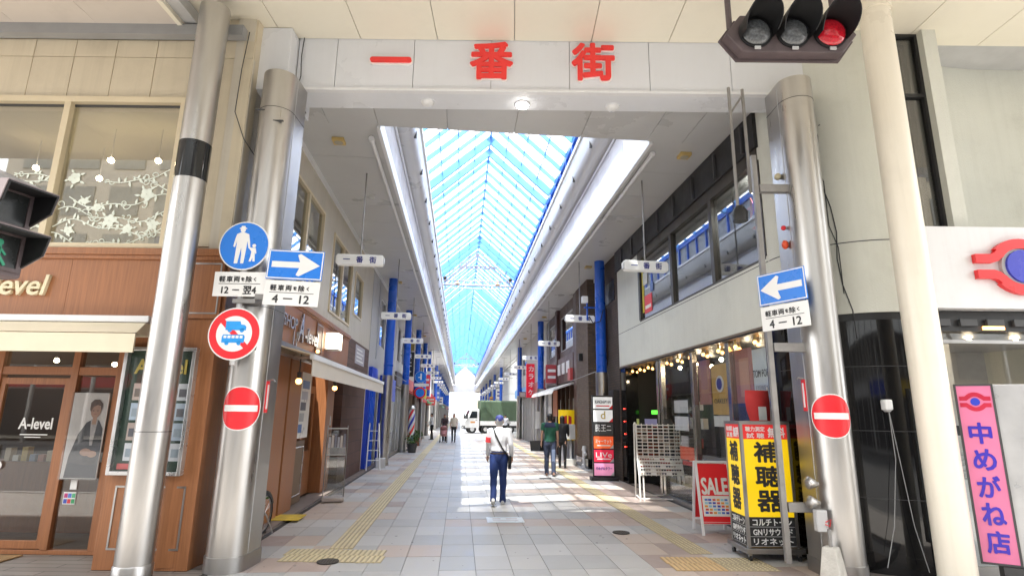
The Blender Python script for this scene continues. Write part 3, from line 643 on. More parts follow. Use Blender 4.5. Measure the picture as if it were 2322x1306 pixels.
# --- brown fascia with lettering
sp('wood_cornice', B().box(-9.5, -3.44, 6.42, 6.56, 3.49, 3.575).box(-9.5, -3.43, 6.44, 6.56, 3.44, 3.49), woodm, bev=.006)
fz = [-9.5, -8.1, -6.75, -5.3, -3.93, -3.46]
for i in range(5): sp('fascia_panel', B().box(fz[i] + .002, fz[i + 1] - .002, 6.47, 6.56, 2.74, 3.44), woodm)
for z in (3.4, 2.8): sp('metal_trim', B().box(-3.95, -3.5, 6.462, 6.47, z - .008, z + .008), steel_d)
sp('metal_trim', B().box(-3.508, -3.492, 6.462, 6.47, 2.8, 3.4), steel_d)
ivory = mat('ivory_letter', (.7, .62, .42), .4)
txt('A-level', .3, ivory, sal, F(-6.02, 6.45, 3.11), FROAD, W=True, ext=.02, off=.004, wd=.98, ht=.25, slant=.18)
sp('awning_box', B().box(-9.5, -4.17, 6.3, 6.47, 2.66, 2.735), white, bev=.01)
awn = mat('awning_cloth', (.74, .66, .5), .8, var=.05, bump=.1)
sp('awning', B().prism([(6.3, 2.65), (6.46, 2.65), (6.44, 2.5), (6.16, 2.52)], 'x', -9.5, -4.19).box(-9.5, -4.19, 6.15, 6.17, 2.3, 2.51), awn)
# --- corner column with poster case
sp('corner_column', B().box(-4.5, -3.47, 6.5, 6.85, .0, 2.74), woodm, bev=.006)
for z in (.855, .215): sp('metal_trim', B().box(-4.37, -3.59, 6.492, 6.5, z - .01, z + .01), steel_d)
for u in (-4.36, -3.6): sp('metal_trim', B().box(u - .01, u + .01, 6.492, 6.5, .225, .845), steel_d)
pc = sp('poster_case', B().grid('y', 6.42, 6.5, (-4.46, -3.64, .98, 2.39), [(-4.42, -3.68, 1.02, 2.35)]), mat('aluminium', (.62, .62, .62), .3, metal=.8), bev=.004)
sp('case_back', B().box(-4.42, -3.68, 6.48, 6.5, 1.02, 2.35), mat('case_green', (.018, .045, .03), .6), parent=pc)
sp('case_glass', B().box(-4.42, -3.68, 6.43, 6.434, 1.02, 2.35), clear, parent=pc)
for r_ in range(4):
    for c_ in range(4):
        u = -4.33 + c_ * .17; z = 1.98 - .22 * r_; rr = random.Random(r_ * 5 + c_)
        g = [(.75, .74, .72), (.6, .62, .66), (.42, .5, .6), (.5, .4, .36)][rr.randrange(4)]
        ph_ = sp('photo_print', B().box(u, u + .13, 6.474, 6.479, z - .19, z), mat('print_%d' % rr.randrange(4), g, .5), parent=pc)
        sp('print_picture', B().box(u + .02, u + .1, 6.471, 6.474, z - .15, z - .06), mat('print_ink_%d' % rr.randrange(3), [(.12, .12, .14), (.2, .16, .14), (.3, .36, .42)][rr.randrange(3)], .5), parent=pc)
gold = mat('gold_letter', (.55, .42, .08), .4)
txt('A-level', .14, gold, pc, F(-4.05, 6.47, 2.17), FROAD, W=True, ext=.002, wd=.6, ht=.17, off=.003)
sp('case_tag', B().box(-4.38, -4.2, 6.470, 6.478, 1.04, 1.1), mat('tag_red', (.55, .1, .1), .5), parent=pc)
# --- recessed entrance: doors, transom, side return
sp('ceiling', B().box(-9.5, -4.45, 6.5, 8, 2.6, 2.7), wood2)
fr = B().box(-9.5, -4.5, 7.12, 7.2, 2.1, 2.2).box(-9.5, -4.5, 7.12, 7.2, 0, .05)
for u in (-4.96, -5.53, -6.5, -7.5, -8.5): fr.box(u - .045, u + .045, 7.11, 7.21, .05, 2.6)
sp('door_frame', fr, woodm, bev=.004)
def leafdoor(a, c):
    d = sp('door', B().grid('y', 7.13, 7.18, (a, c, .06, 2.06), [(a + .06, c - .06, .15, 1.98)]), woodm, bev=.003)
    sp('door_glass', B().box(a + .06, c - .06, 7.152, 7.158, .15, 1.98), pane_dark, parent=d); return d
dd = leafdoor(-6.45, -5.58)
sp('door_handle', B().tube([(-6.36, 7.09, .85), (-6.36, 7.09, 1.25)], .013, 6).tube([(-6.36, 7.09, .9), (-6.36, 7.14, .9)], .01, 5).tube([(-6.36, 7.09, 1.2), (-6.36, 7.14, 1.2)], .01, 5), steel, parent=dd)
sp('side_light', B().box(-5.48, -5.0, 7.15, 7.158, .06, 2.08), pane_dark); sp('side_light', B().box(-4.92, -4.5, 7.15, 7.158, .06, 2.08), pane_dark)
leafdoor(-7.45, -6.55)
for a, c in ((-6.45, -5.58), (-5.48, -5.0), (-4.92, -4.5)): sp('transom_glass', B().box(a, c, 7.15, 7.158, 2.2, 2.6), pane_dark)
lw_ = mat('white_letter', (.8, .8, .78), .5)
txt('A-level', .2, lw_, sal, F(-5.93, 7.148, 1.5), FROAD, W=True, ext=.001, off=.004, wd=.42, ht=.14)
sp('door_print', B().box(-6.1, -5.76, 7.144, 7.149, 1.36, 1.372).box(-6.04, -5.84, 7.144, 7.149, 1.33, 1.34), lw_)
# the poster of a seated model behind the side light
ps = sp('poster', B().box(-5.46, -5.02, 7.085, 7.095, .86, 1.88), mat('poster_paper', (.7, .68, .66), .5))
def flat(poly, d, m, nm='poster_print'): sp(nm, B().prism(poly, 'y', 7.083 - d * .0015, 7.0845 - d * .0015), m, parent=ps)
jk = mat('print_jacket', (.06, .062, .07), .5, var=.7, sc_=7); sk = mat('print_skin', (.45, .27, .19), .5, var=.22, sc_=9); hr = mat('print_hair', (.1, .055, .035), .5, var=.7, sc_=30)
flat([(-5.42, .87), (-5.4, 1.12), (-5.33, 1.38), (-5.25, 1.52), (-5.18, 1.56), (-5.1, 1.55), (-5.04, 1.45), (-5.03, 1.2), (-5.03, .87)], 1, jk)
flat([(-5.2, 1.56), (-5.17, 1.25), (-5.14, 1.25), (-5.11, 1.56)], 2, mat('print_shirt', (.45, .43, .42), .5, var=.3, sc_=14))
el = lambda cx, cz, rx, rz: [(cx + rx * math.cos(k * .524), cz + rz * math.sin(k * .524)) for k in range(12)]
flat([(-5.18, 1.5), (-5.13, 1.5), (-5.13, 1.62), (-5.18, 1.62)], 3, sk); flat(el(-5.155, 1.66, .062, .085), 4, sk)
flat([(-5.23, 1.68), (-5.23, 1.76), (-5.19, 1.8), (-5.13, 1.8), (-5.08, 1.75), (-5.085, 1.67), (-5.1, 1.72), (-5.14, 1.735), (-5.19, 1.71), (-5.215, 1.65)], 5, hr)
for q in (-5.185, -5.13): flat(el(q, 1.665, .012, .005), 6, ink)
flat([(-5.172, 1.62), (-5.14, 1.62), (-5.14, 1.627), (-5.172, 1.627)], 6, mat('print_lip', (.35, .12, .1), .5))
flat(el(-5.2, 1.17, .07, .045), 5, sk); flat(el(-5.12, 1.15, .06, .04), 6, sk)
flat([(-5.42, .87), (-5.38, 1.05), (-5.2, 1.02), (-5.05, 1.03), (-5.03, .87)], 3, mat('print_trousers', (.03, .035, .05), .5))
sp('poster_glass', B().box(-5.47, -5.01, 7.06, 7.064, .85, 1.89), glass('poster_glass', (.93, .93, .93), .1, .6), parent=ps)
sk_ = sp('window_sticker', B().box(-5.42, -5.27, 7.142, 7.149, .56, .7), sign_white)
for i in range(6): sp('sticker_print', B().box(-5.41 + .047 * (i % 3), -5.37 + .047 * (i % 3), 7.139, 7.142, .57 + .065 * (i // 3), .62 + .065 * (i // 3)), mat('stk_%d' % i, [(.05, .1, .5), (.6, .05, .06), (.05, .3, .12), (.5, .05, .2), (.1, .2, .6), (.1, .4, .2)][i], .5), parent=sk_)
sp('window_sticker', B().box(-5.36, -5.28, 7.142, 7.149, .73, .84), sign_white)
sp('round_sticker', B().disc(-6.28, 1.0, .05, 7.125, 7.13), sign_white)
# dim interior with counter, products
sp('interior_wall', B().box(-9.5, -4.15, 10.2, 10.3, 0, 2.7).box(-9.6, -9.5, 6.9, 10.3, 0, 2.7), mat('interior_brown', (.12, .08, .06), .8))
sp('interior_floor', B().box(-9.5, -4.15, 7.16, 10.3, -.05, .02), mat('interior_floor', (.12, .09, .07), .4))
sp('counter', B().box(-7.8, -5.6, 8.2, 8.6, .02, .95), wood2)
for k in range(14):
    rr = random.Random(k); u = -7.2 + .12 * k; h = rr.uniform(.06, .2)
    sp('product', B().box(u, u + .08, 8.25, 8.35, .95, .95 + h), mat('prod_%d' % (k % 5), [(.5, .42, .3), (.6, .6, .58), (.5, .36, .08), (.2, .25, .35), (.45, .2, .15)][k % 5], .4))
for u, z in ((-6.1, 2.35), (-5.3, 2.45), (-7, 2.4), (-5.5, 2.2)): sp('ceiling_lamp', B().sph((u, 8.6, z), .035, 8), inner)
# --- arcade side
sd = lambda name, b, m, **k: sp(name, b, m, rot=0, **k)
wins = [(8.75, 11.0, 3.7, 5.6), (11.95, 14.15, 3.75, 5.5), (14.6, 15.75, 4.15, 5.3)]
sd('side_wall', B().grid('x', -3.1, LX - .03, (6.8, 17.55, 3.52, 9.5), wins), cream_side)
ys = [6.8, 8.7, 11.05, 11.9, 14.2, 14.55, 15.8, 17.5]
for i in range(7):
    a, c = ys[i], ys[i + 1]; w_ = [h for h in wins if a <= (h[0] + h[1]) / 2 <= c]
    for z0, z1 in ([(3.52, w_[0][2]), (w_[0][3], 6.2)] if w_ else [(3.52, 6.2)]):
        sd('cladding_panel', B().box(LX - .03, LX, a + .004, c - .004, z0 + .003, z1 - .003), cream_side, bev=.003)
for y0, y1, z0, z1 in wins:
    f_ = sd('window', B().grid('x', LX - .07, LX + .02, (y0, y1, z0, z1), [(y0 + .05, y1 - .05, z0 + .05, z1 - .05)]), frame_cream)
    if y1 - y0 > 1.5: sd('mullion', B().box(LX - .06, LX + .01, (y0 + y1) / 2 - .05, (y0 + y1) / 2 + .05, z0 + .05, z1 - .05), frame_cream, parent=f_)
    sd('window_pane', B().box(LX - .045, LX - .037, y0 + .05, y1 - .05, z0 + .05, z1 - .05), glass('side_glass', (.7, .72, .7), .3, .65), parent=f_); sd('dark_backing', B().box(LX - .3, LX - .28, y0, y1, z0, z1), mat('backing_dark', (.07, .07, .065), .7), parent=f_)  # dark panel added behind the panes to stand for the unlit room
sd('wood_cornice', B().box(LX - .02, LX + .08, 6.8, 14.2, 3.44, 3.52).box(LX - .02, LX + .05, 6.8, 14.2, 3.4, 3.44), woodm)
for a, c in ((6.8, 8.6), (8.6, 11.0), (11.0, 12.2), (12.2, 14.2)): sd('fascia_panel', B().box(LX - .05, LX + .03, a + .002, c - .002, 2.72, 3.4), woodm)
sd('tile_fascia', B().box(LX - .05, LX + .02, 14.2, 17.4, 2.6, 3.52), brickmat('brown_tile', (.11, .065, .055), (.14, .085, .07), (.06, .05, .05), .3, .15, msize=.006))
ws_ = sd('wall_notice', B().box(LX + .02, LX + .03, 15.2, 16.6, 2.95, 3.45), mat('notice_grey', (.4, .38, .42), .4))
for k in range(4): sd('notice_line', B().box(LX + .03, LX + .034, 15.35, 16.4 - .2 * (k % 2), 3.02 + .1 * k, 3.06 + .1 * k), lw_, parent=ws_)
let = mat('steel_letter', (.6, .6, .62), .25, metal=.9)
txt('SHOP', .22, let, sal, (LX + .06, 9.25, 3.1), FLEFT, W=True, ext=.015, wd=.75, ht=.2)
txt('A', .5, let, sal, (LX + .06, 9.92, 3.1), FLEFT, W=True, ext=.015, wd=.32, ht=.5, off=.005, slant=.15); txt('-level', .3, let, sal, (LX + .06, 10.6, 3.02), FLEFT, W=True, ext=.015, wd=.9, ht=.26, off=.004, slant=.15)
sd('letter_stem', B().box(LX + .03, LX + .05, 9.55, 9.6, 2.76, 3.0).box(LX + .03, LX + .05, 9.72, 9.77, 2.76, 3.0), let)
pn = sd('sconce_panel', B().box(LX + .03, LX + .045, 11.0, 11.5, 2.8, 3.38), wood2)
for (a, c, z0, z1) in ((11.03, 11.05, 2.83, 3.35), (11.45, 11.47, 2.83, 3.35), (11.05, 11.45, 2.83, 2.85), (11.05, 11.45, 3.33, 3.35)): sd('metal_trim', B().box(LX + .045, LX + .055, a, c, z0, z1), steel_d, parent=pn)
lb = sd('wall_lamp', B().box(LX + .03, LX + .3, 11.75, 12.1, 2.93, 3.28), mat('lamp_shade_white', (.75, .72, .7), .5)); sd('lamp_face', B().box(LX + .06, LX + .303, 11.73, 11.75, 2.95, 3.26).box(LX + .3, LX + .31, 11.77, 12.08, 2.95, 3.26), mat('lamp_glow', (1, .9, .72), .5, emit=1.6, var=0), parent=lb)
sd('floor_spot_lamp', B().sph((LX + .16, 10.75, 2.78), .035, 8), warm)
aw = sd('awning_box', B().box(LX, LX + .16, 8.3, 14.5, 2.55, 2.72), steel_d)
sd('awning', B().prism([(LX + .1, 2.66), (LX + .1, 2.64), (-2.2, 2.5), (-2.2, 2.52)], 'y', 8.55, 16.3), awn)
sd('awning_bar', B().box(-2.24, -2.17, 8.5, 16.35, 2.44, 2.52), white, bev=.01)
sd('awning_valance', B().box(-2.2, -2.19, 8.52, 16.33, 2.2, 2.44), mat('valance_cloth', (.66, .6, .52), .85, var=.05))
for y in (8.6, 12.4, 16.2): sd('awning_arm', B().tube([(LX + .08, y - .5 if y > 9 else y + .9, 2.58), (-2.5, y - .2 if y > 9 else y + .4, 2.5), (-2.22, y, 2.48)], .02, 6), white)
# ground floor along the arcade: wood piers, dark recesses, doors
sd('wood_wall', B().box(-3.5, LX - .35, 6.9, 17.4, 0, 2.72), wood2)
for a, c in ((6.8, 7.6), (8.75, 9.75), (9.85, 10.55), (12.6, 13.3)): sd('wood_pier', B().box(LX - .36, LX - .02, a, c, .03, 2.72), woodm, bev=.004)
for y in (9.78, 9.82, 13.36, 13.4): sd('metal_strip', B().box(LX - .2, LX - .06, y - .01, y + .01, .03, 2.7), steel_d)
for (y0, y1, z0, z1) in ((10.7, 11.35, .18, 1.05),):
    pnl = sd('kick_panel', B().box(LX - .36, LX - .1, y0 - .05, y1 + .05, .05, 1.15), mat('kick_brown', (.2, .13, .08), .6))
    for q in ((y0, y0 + .02, z0, z1), (y1 - .02, y1, z0, z1), (y0 + .02, y1 - .02, z0, z0 + .02), (y0 + .02, y1 - .02, z1 - .02, z1)): sd('metal_trim', B().box(LX - .1, LX - .09, *q), let, parent=pnl)
for y0 in (7.65,):
    for q in ((y0, y0 + .015, .2, .85), (y0 + .9, y0 + .915, .2, .85), (y0, y0 + .9, .83, .85), (y0, y0 + .9, .2, .22)): sd('metal_trim', B().box(LX - .35, LX - .34, *q), let)
pst = sd('side_poster_case', B().box(LX - .33, LX - .08, 10.7, 11.45, 1.2, 2.4), sign_white)
for k in range(5): sd('poster_patch', B().box(LX - .08, LX - .074, 10.78 + .02 * k, 11.0 + .08 * k, 1.3 + .2 * k, 1.45 + .2 * k), mat('patch_%d' % k, [(.1, .2, .5), (.4, .42, .46), (.15, .16, .2), (.5, .52, .6), (.2, .3, .55)][k], .5), parent=pst)
sd('door', B().grid('x', LX - .3, LX - .25, (11.6, 12.5, .05, 2.2), [(11.72, 12.38, .9, 2.05)]), woodm); sd('door_glass', B().box(LX - .28, LX - .275, 11.72, 12.38, .9, 2.05), pane_dark)
sd('tile_wall', B().box(LX - .3, LX - .02, 14.2, 17.4, 0, 2.6), brickmat('brown_tile_wall', (.10, .05, .04), (.13, .068, .055), (.05, .04, .04), .6, .3, msize=.006))
sd('step', B().box(LX - .2, LX + .17, 8.75, 14.2, -.02, .028), mat('step_stone', (.2, .16, .14), .6))
sd('end_wall', B().box(-9, LX - .03, 17.4, 17.55, 0, 9.5), cream_side); sd('roof_slab', B().box(-9.0, LX - .05, 10.6, 17.5, 9.4, 9.5), grey)
# clamp lamps under the awning
for i, y in enumerate((9.0, 11.55)):
    t = thing('spot_lamp', ['lit spot lamp under the awning nearest the stainless pillar', 'lit spot lamp under the awning beside the side poster case'][i], 'lamp', (-2.5, y, 2.14), 0, 'spot lamps under the salon awning')
    obj('bulb', B().sph((0, 0, 0), .05, 10), warm, t, smooth=True); obj('holder', B().lathe([(.03, .04), (.035, .14)], n=10).tube([(0, 0, .14), (0, 0, .42)], .01, 5), dark_grey, t)
# cable down the cream corner
tag(obj('cable', B().tube([F(-3.52, 6.44, 6.55), F(-3.56, 6.44, 6.0), F(-3.58, 6.45, 5.4), F(-3.45, 6.5, 5.05), F(-3.3, 6.7, 4.8)], .006, 5), ink), 'thin dark cable hanging down the cream corner beside the header', 'cable')

# ================================================================ the optician at the right corner
RX = 4.3
op = thing('optician_building', 'pale stucco optician building with rounded corner and black granite base', 'building', (5.4, 7.3, 0), 0)
def oo(name, b, m, rot=0, parent=None, **k): return obj(name, b, m, parent or op, rot=rot, W=True, **k)
C = (5.45, 7.27); r0 = 1.15
arc = [(C[0] + r0 * math.cos(math.pi + t), C[1] + r0 * math.sin(math.pi + t)) for t in [(math.pi / 2 - CA) * k / 16 for k in range(17)]]
def off_arc(d, back=None):
    return [(C[0] + (r0 + d) * math.cos(math.pi + t), C[1] + (r0 + d) * math.sin(math.pi + t)) for t in [(math.pi / 2 - CA) * k / 16 for k in range(17)]]
# side wall with window band
swin = (7.35, 13.1, 3.9, 5.5)
oo('side_wall', B().grid('x', RX, RX + .22, (7.27, 15.0, 2.95, 9.5), [swin]), stucco)
oo('corner_wall', B().sheet(arc, 2.95, 9.5, .22), stucco, smooth=True)
oo('groove', B().sheet(off_arc(.003), 3.845, 3.857, .01), dark_grey); oo('groove', B().box(RX - .003, RX + .003, 7.3, 15, 3.845, 3.857), dark_grey)
dkf = mat('bronze_frame', (.045, .038, .03), .4)
w_ = oo('window_band', B().box(RX - .02, RX + .12, swin[0], swin[1], 5.42, 5.62).box(RX - .0, RX + .1, swin[0], swin[1], 3.9, 3.94), dkf)
for y in (13.06, 10.92, 9.0, 7.38): oo('mullion', B().box(RX - .015, RX + .1, y - .06, y + .06, 3.94, 5.42), dkf, parent=w_)
oo('top_louvre', B().box(RX - .06, RX + .1, 7.3, 15.0, 5.62, 6.18), black, parent=w_)
for k in range(8): oo('louvre_fin', B().box(RX - .1, RX - .06, 7.6 + .95 * k, 7.64 + .95 * k, 5.66, 6.1), dark_grey, parent=w_)
for a, c in ((10.98, 13.0), (9.06, 10.86), (7.44, 8.94)): oo('window_pane', B().box(RX + .04, RX + .048, a, c, 3.94, 5.42), glass('band_glass', (.8, .82, .82), .2, .55), parent=w_)
# stickers in the far corner of the band
for k, (y, z, wd, ht, c) in enumerate(((12.9, 4.1, .12, 1.3, (.6, .5, .05)), (12.55, 4.05, .5, .42, (.75, .05, .06)), (12.55, 4.15, .4, .08, (.8, .75, .7)), (12.7, 4.75, .3, .3, (.65, .66, .62)), (12.25, 4.5, .2, .2, (.12, .2, .45)))):
    oo('window_sticker', B().box(RX + .03 - .002 * k, RX + .038 - .002 * k, y - wd / 2, y + wd / 2, z, z + ht), mat('wst_%d' % k, c, .5), parent=w_)
star = [((.26 if i % 2 == 0 else .1) * math.sin(i * math.pi / 5 + .2), (.26 if i % 2 == 0 else .1) * math.cos(i * math.pi / 5 + .2)) for i in range(10)]
for k, (y, z, s_) in enumerate(((7.95, 4.62, 1), (8.15, 5.0, .7))): oo('paper_star', B().prism([(y + a * s_, z + c * s_) for a, c in star], 'x', RX + .3, RX + .32), mat('star_red', (.6, .08, .05), .5), parent=w_)
oo('office_lamp', B().box(4.7, 5.2, 7.7, 8.3, 5.3, 5.34), cool)
oo('office_room', B().box(7.5, 7.6, 7.4, 14.9, 3, 5.8).box(4.6, 7.5, 7.5, 14.9, 5.6, 5.7).box(4.6, 7.5, 7.5, 14.9, 3.0, 3.1), mat('office_wall', (.3, .3, .29), .8))
# soffit of the overhang with bare bulbs
oo('overhang_soffit', B().box(RX + .0, 5.6, 7.4, 15.0, 2.9, 2.948), black)
oo('overhang_trim', B().box(RX - .012, RX + .03, 7.3, 15.0, 2.93, 2.965), mat('trim_brown', (.2, .15, .1), .4))
for k in range(11):
    for q in range(2):
        y = 8.1 + k * .62 + q * .27; x = RX + .14 + .2 * q
        bl = oo('light_bulb', B().sph((x, y, 2.8), .034, 8), warm); oo('bulb_socket', B().tube([(x, y, 2.83), (x, y, 2.9)], .02, 6), mat('brass', (.5, .35, .12), .35, metal=.9), parent=bl)
# ground floor along the arcade: dark entrance, steel posts, display glass
BX = RX + .12
oo('granite_base', B().sheet(off_arc(-.02), 0, 2.86, .2), gloss_black, smooth=True)
for z in (.8, 1.55, 2.3): oo('granite_joint', B().sheet(off_arc(-.017), z, z + .006, .006), dark_grey)
oo('granite_cap', B().sheet(off_arc(-.03), 2.86, 2.95, .2), black)
oo('granite_return', B().box(RX + .02, RX + .3, 7.27, 7.6, 0, 2.9), gloss_black)
oo('entrance_recess', B().box(5.6, 5.7, 12.2, 15.0, 0, 2.9).box(RX + .1, 5.6, 14.7, 15.0, 0, 2.9), black)
oo('entrance_pillar', B().box(RX + .02, RX + .35, 14.55, 15.0, 0, 2.9), gloss_black)
pst_ = mat('bright_steel_post', (.5, .48, .44), .18, metal=1)
for y in (12.1, 12.3, 10.4, 8.9, 7.65): oo('steel_post', B().box(BX - .05, BX + .06, y - .06, y + .06, .0, 2.9), pst_, bev=.01)
for a, c in ((10.46, 12.04), (8.96, 10.34), (7.71, 8.84)): oo('display_glass', B().box(BX, BX + .01, a, c, .08, 2.88), clear)
oo('display_floor', B().box(BX + .02, 5.7, 7.7, 12.1, .0, .35), gloss_black); oo('display_back', B().box(5.7, 5.8, 7.4, 12.2, 0, 2.9), mat('display_dark', (.08, .075, .07), .6))
oo('sill', B().box(BX - .06, BX + .03, 7.6, 12.2, 0, .07), steel_d)
for z in (.75, 1.1, 1.45, 1.8):
    oo('display_shelf', B().box(BX + .15, BX + .55, 10.5, 12.0, z - .01, z), glass('shelf_glass', (.7, .8, .78), .15))
pr = random.Random(11)
for k in range(26):
    y = 10.55 + pr.random() * 1.35; z = (.75, 1.1, 1.45, 1.8, .36)[k % 5]; h = pr.uniform(.05, .22); c = pr.choice([(.6, .6, .58), (.12, .12, .13), (.5, .1, .08), (.35, .3, .22), (.1, .2, .2), (.4, .1, .1), (.7, .68, .6)])
    oo('display_item', B().box(BX + .2, BX + .3, y, y + pr.uniform(.06, .2), z, z + h), mat('disp_%d' % int(c[0] * 100 + c[1] * 10), c, .4))
def card(y0, y1, z0, z1, c, x=BX + .05, nm='display_card'): return oo(nm, B().box(x, x + .01, y0, y1, z0, z1), mat('card_%d_%d_%d' % tuple(int(q * 99) for q in c), c, .5))
card(10.9, 11.6, 1.75, 2.0, (.55, .56, .56)); card(10.9, 11.6, 1.4, 1.68, (.6, .62, .64)); card(10.95, 11.3, 1.1, 1.3, (.4, .4, .42)); card(10.7, 11.4, .85, 1.1, (.7, .12, .06)); card(10.6, 11.3, .75, .83, (.5, .06, .06))
gd = card(9.1, 9.75, 1.72, 2.58, (.42, .26, .06)); oo('poster_ring', B().prism([(9.42 + .14 * math.cos(k * .314), 2.24 + .14 * math.sin(k * .314)) for k in range(20)], 'x', BX + .035, BX + .05), lgrey, parent=gd); oo('poster_disc', B().prism([(9.42 + .1 * math.cos(k * .314), 2.24 + .1 * math.sin(k * .314)) for k in range(20)], 'x', BX + .03, BX + .035), navy, parent=gd)
txt('OAKLEY', .12, ink, gd, (BX + .045, 9.42, 1.95), FRIGHT, W=True, ext=.001, wd=.5, ht=.08)
card(9.12, 9.75, 1.52, 1.7, (.55, .57, .55)); card(8.98, 9.08, 1.2, 2.5, (.3, .12, .1)); card(9.8, 10.3, 1.9, 2.7, (.3, .14, .12)); card(9.85, 10.2, 2.1, 2.6, (.34, .18, .12), BX + .045)
card(8.3, 8.85, 1.9, 2.75, (.33, .15, .13)); card(8.4, 8.7, 2.0, 2.6, (.45, .25, .18), BX + .045); card(8.2, 8.85, 1.3, 1.9, (.02, .035, .13))
tf = card(7.72, 8.28, 1.75, 2.7, (.5, .56, .58)); txt('TOM FORD', .14, ink, tf, (BX + .045, 8.02, 2.33), FRIGHT, W=True, ext=.001, wd=.52, ht=.11); txt('EYEWEAR', .1, grey, tf, (BX + .045, 8.02, 2.12), FRIGHT, W=True, ext=.001, wd=.4, ht=.07)
card(7.75, 8.28, 1.2, 1.7, (.015, .03, .12)); card(8.9, 10.3, .9, 1.0, (.1, .1, .12)); card(9.0, 9.5, .45, .9, (.08, .08, .09))
for (y, z) in ((14.0, 1.78),): 
    gs = oo('green_sign', B().box(4.9, 4.92, 13.5, 14.3, 1.72, 1.82), mat('green_glow', (.1, .7, .05), .5, emit=.5))
oo('small_notice', B().box(4.9, 4.92, 13.6, 14.3, 1.42, 1.46), lgrey)
for k in range(4): oo('pilot_lamp', B().sph((RX + .0, 14.7, 1.85 - .32 * k), .015, 6), mat('red_glow', (1, .05, .03), .5, emit=2))
for k in range(9): oo('ceiling_lamp', B().sph((RX + .5 + .5 * (k % 2), 8.0 + .5 * k, 2.72), .04, 8), inner)
# road front: tall dark window, fins, white sign band, shop window
of = lambda name, b, m, **k: oo(name, b, m, rot=-CA, **k)
of('front_pier', B().box(4.77, 5.02, 6.6, 6.85, 2.95, 9.5), stucco)
tw_ = of('tall_window', B().grid('y', 6.66, 6.76, (5.02, 5.44, 3.96, 6.8), [(5.06, 5.4, 4.0, 5.85), (5.06, 5.4, 5.9, 6.76)]), black)
of('window_pane', B().box(5.06, 5.4, 6.7, 6.71, 4.0, 6.76), glass('tall_glass', (.5, .5, .5), .15, .7), parent=tw_); of('window_back', B().box(5.02, 5.44, 7.0, 7.05, 3.9, 6.8), black, parent=tw_)
of('front_fin', B().box(5.44, 5.62, 6.56, 6.9, 3.96, 9.5), stucco)
rec = [(5.62 + .0, 7.0)] + [(5.62 + 1.6 * (1 - math.cos(k * math.pi / 20)), 7.0 + .5 * math.sin(k * math.pi / 20)) for k in range(1, 11)] + [(9, 7.5)]
of('recess_wall', B().sheet(rec, 3.96, 9.5, .15), stucco, smooth=True); of('recess_side', B().box(5.6, 5.64, 6.85, 7.1, 3.96, 9.5), stucco)
of('sign_band', B().box(4.86, 9.2, 6.45, 7.6, 2.97, 3.98), white, bev=.005)
lg = of('shop_logo', B().add([], []).prism([(6.03 + .24 * math.cos(t), 3.47 + .24 * math.sin(t)) for t in [k * math.pi / 20 for k in range(40)]], 'y', 6.4, 6.45), lgrey)
def arcpoly(c, r1, r2, a0, a1, n=18): return [(c[0] + r1 * math.cos(a0 + (a1 - a0) * k / n), c[1] + r1 * math.sin(a0 + (a1 - a0) * k / n)) for k in range(n + 1)] + [(c[0] + r2 * math.cos(a1 + (a0 - a1) * k / n), c[1] + r2 * math.sin(a1 + (a0 - a1) * k / n)) for k in range(n + 1)]
c_ = (6.03, 3.47)
lr = mat('logo_red', (.78, .03, .035), .35)
for s in (-1, 1):
    def S(x, z): return (x, c_[1] + s * z)
    # ribbon: flat tails rising over the disc
    up = [(5.38, .06), (5.62, .06), (5.7, .09), (5.77, .16)] + [(c_[0] + .3 * math.cos(a), .3 * math.sin(a)) for a in [R(150) - R(120) * k / 12 for k in range(13)]] + [(6.29, .16), (6.36, .09), (6.44, .06), (6.68, .06)]
    dn = [(6.68, .2), (6.46, .2), (6.4, .23), (6.36, .28)] + [(c_[0] + .46 * math.cos(a), .46 * math.sin(a)) for a in [R(38) + R(104) * k / 12 for k in range(13)]] + [(5.7, .28), (5.66, .23), (5.6, .2), (5.38, .2)]
    poly = [S(c_[0] + .84 * (x - c_[0]), .74 * z) for x, z in up + dn]
    of('logo_ribbon', B().prism(poly if s > 0 else poly[::-1], 'y', 6.385, 6.445), lr, parent=lg)
of('logo_disc', B().disc(6.03, 3.47, .2, 6.37, 6.44), mat('logo_blue', (.04, .05, .5), .3), parent=lg)
of('lintel', B().box(4.9, 9.2, 6.6, 7.5, 2.72, 2.96), black)
for k in range(9): of('lintel_tooth', B().box(5.0 + .32 * k, 5.2 + .32 * k, 6.56, 6.6, 2.78, 2.86), dark_grey)
of('lintel_lamp', B().box(5.6, 5.85, 6.58, 6.6, 2.74, 2.78), warm)
of('window_frame', B().box(4.9, 9.2, 6.62, 6.7, 2.58, 2.62).box(4.9, 9.2, 6.62, 6.7, .0, .12), steel_d)
of('shop_glass', B().box(4.95, 9.2, 6.65, 6.66, .12, 2.7), glass('shop_glass', (.96, .97, .97), .07, .5))
of('shop_room', B().box(4.9, 9.3, 10.0, 10.1, 0, 2.9).box(4.85, 4.9, 6.9, 10, 0, 2.9).box(9.2, 9.3, 6.9, 10, 0, 2.9), mat('shop_inside', (.42, .42, .44), .7)); of('shop_floor', B().box(4.9, 9.2, 6.7, 10, -.04, .02), mat('shop_floor', (.5, .48, .45), .3)); of('shop_ceiling', B().box(4.9, 9.2, 6.7, 10, 2.86, 2.9), mat('shop_ceiling', (.5, .5, .55), .5))
of('inner_column', B().box(5.75, 5.95, 7.6, 7.8, .02, 2.86), lgrey); of('inner_beam', B().box(5.95, 9.2, 7.6, 7.8, 1.95, 2.1), lgrey)
of('display_cabinet', B().box(5.0, 6.4, 7.0, 7.5, .02, 1.0), mat('cabinet_white', (.6, .62, .63), .35))
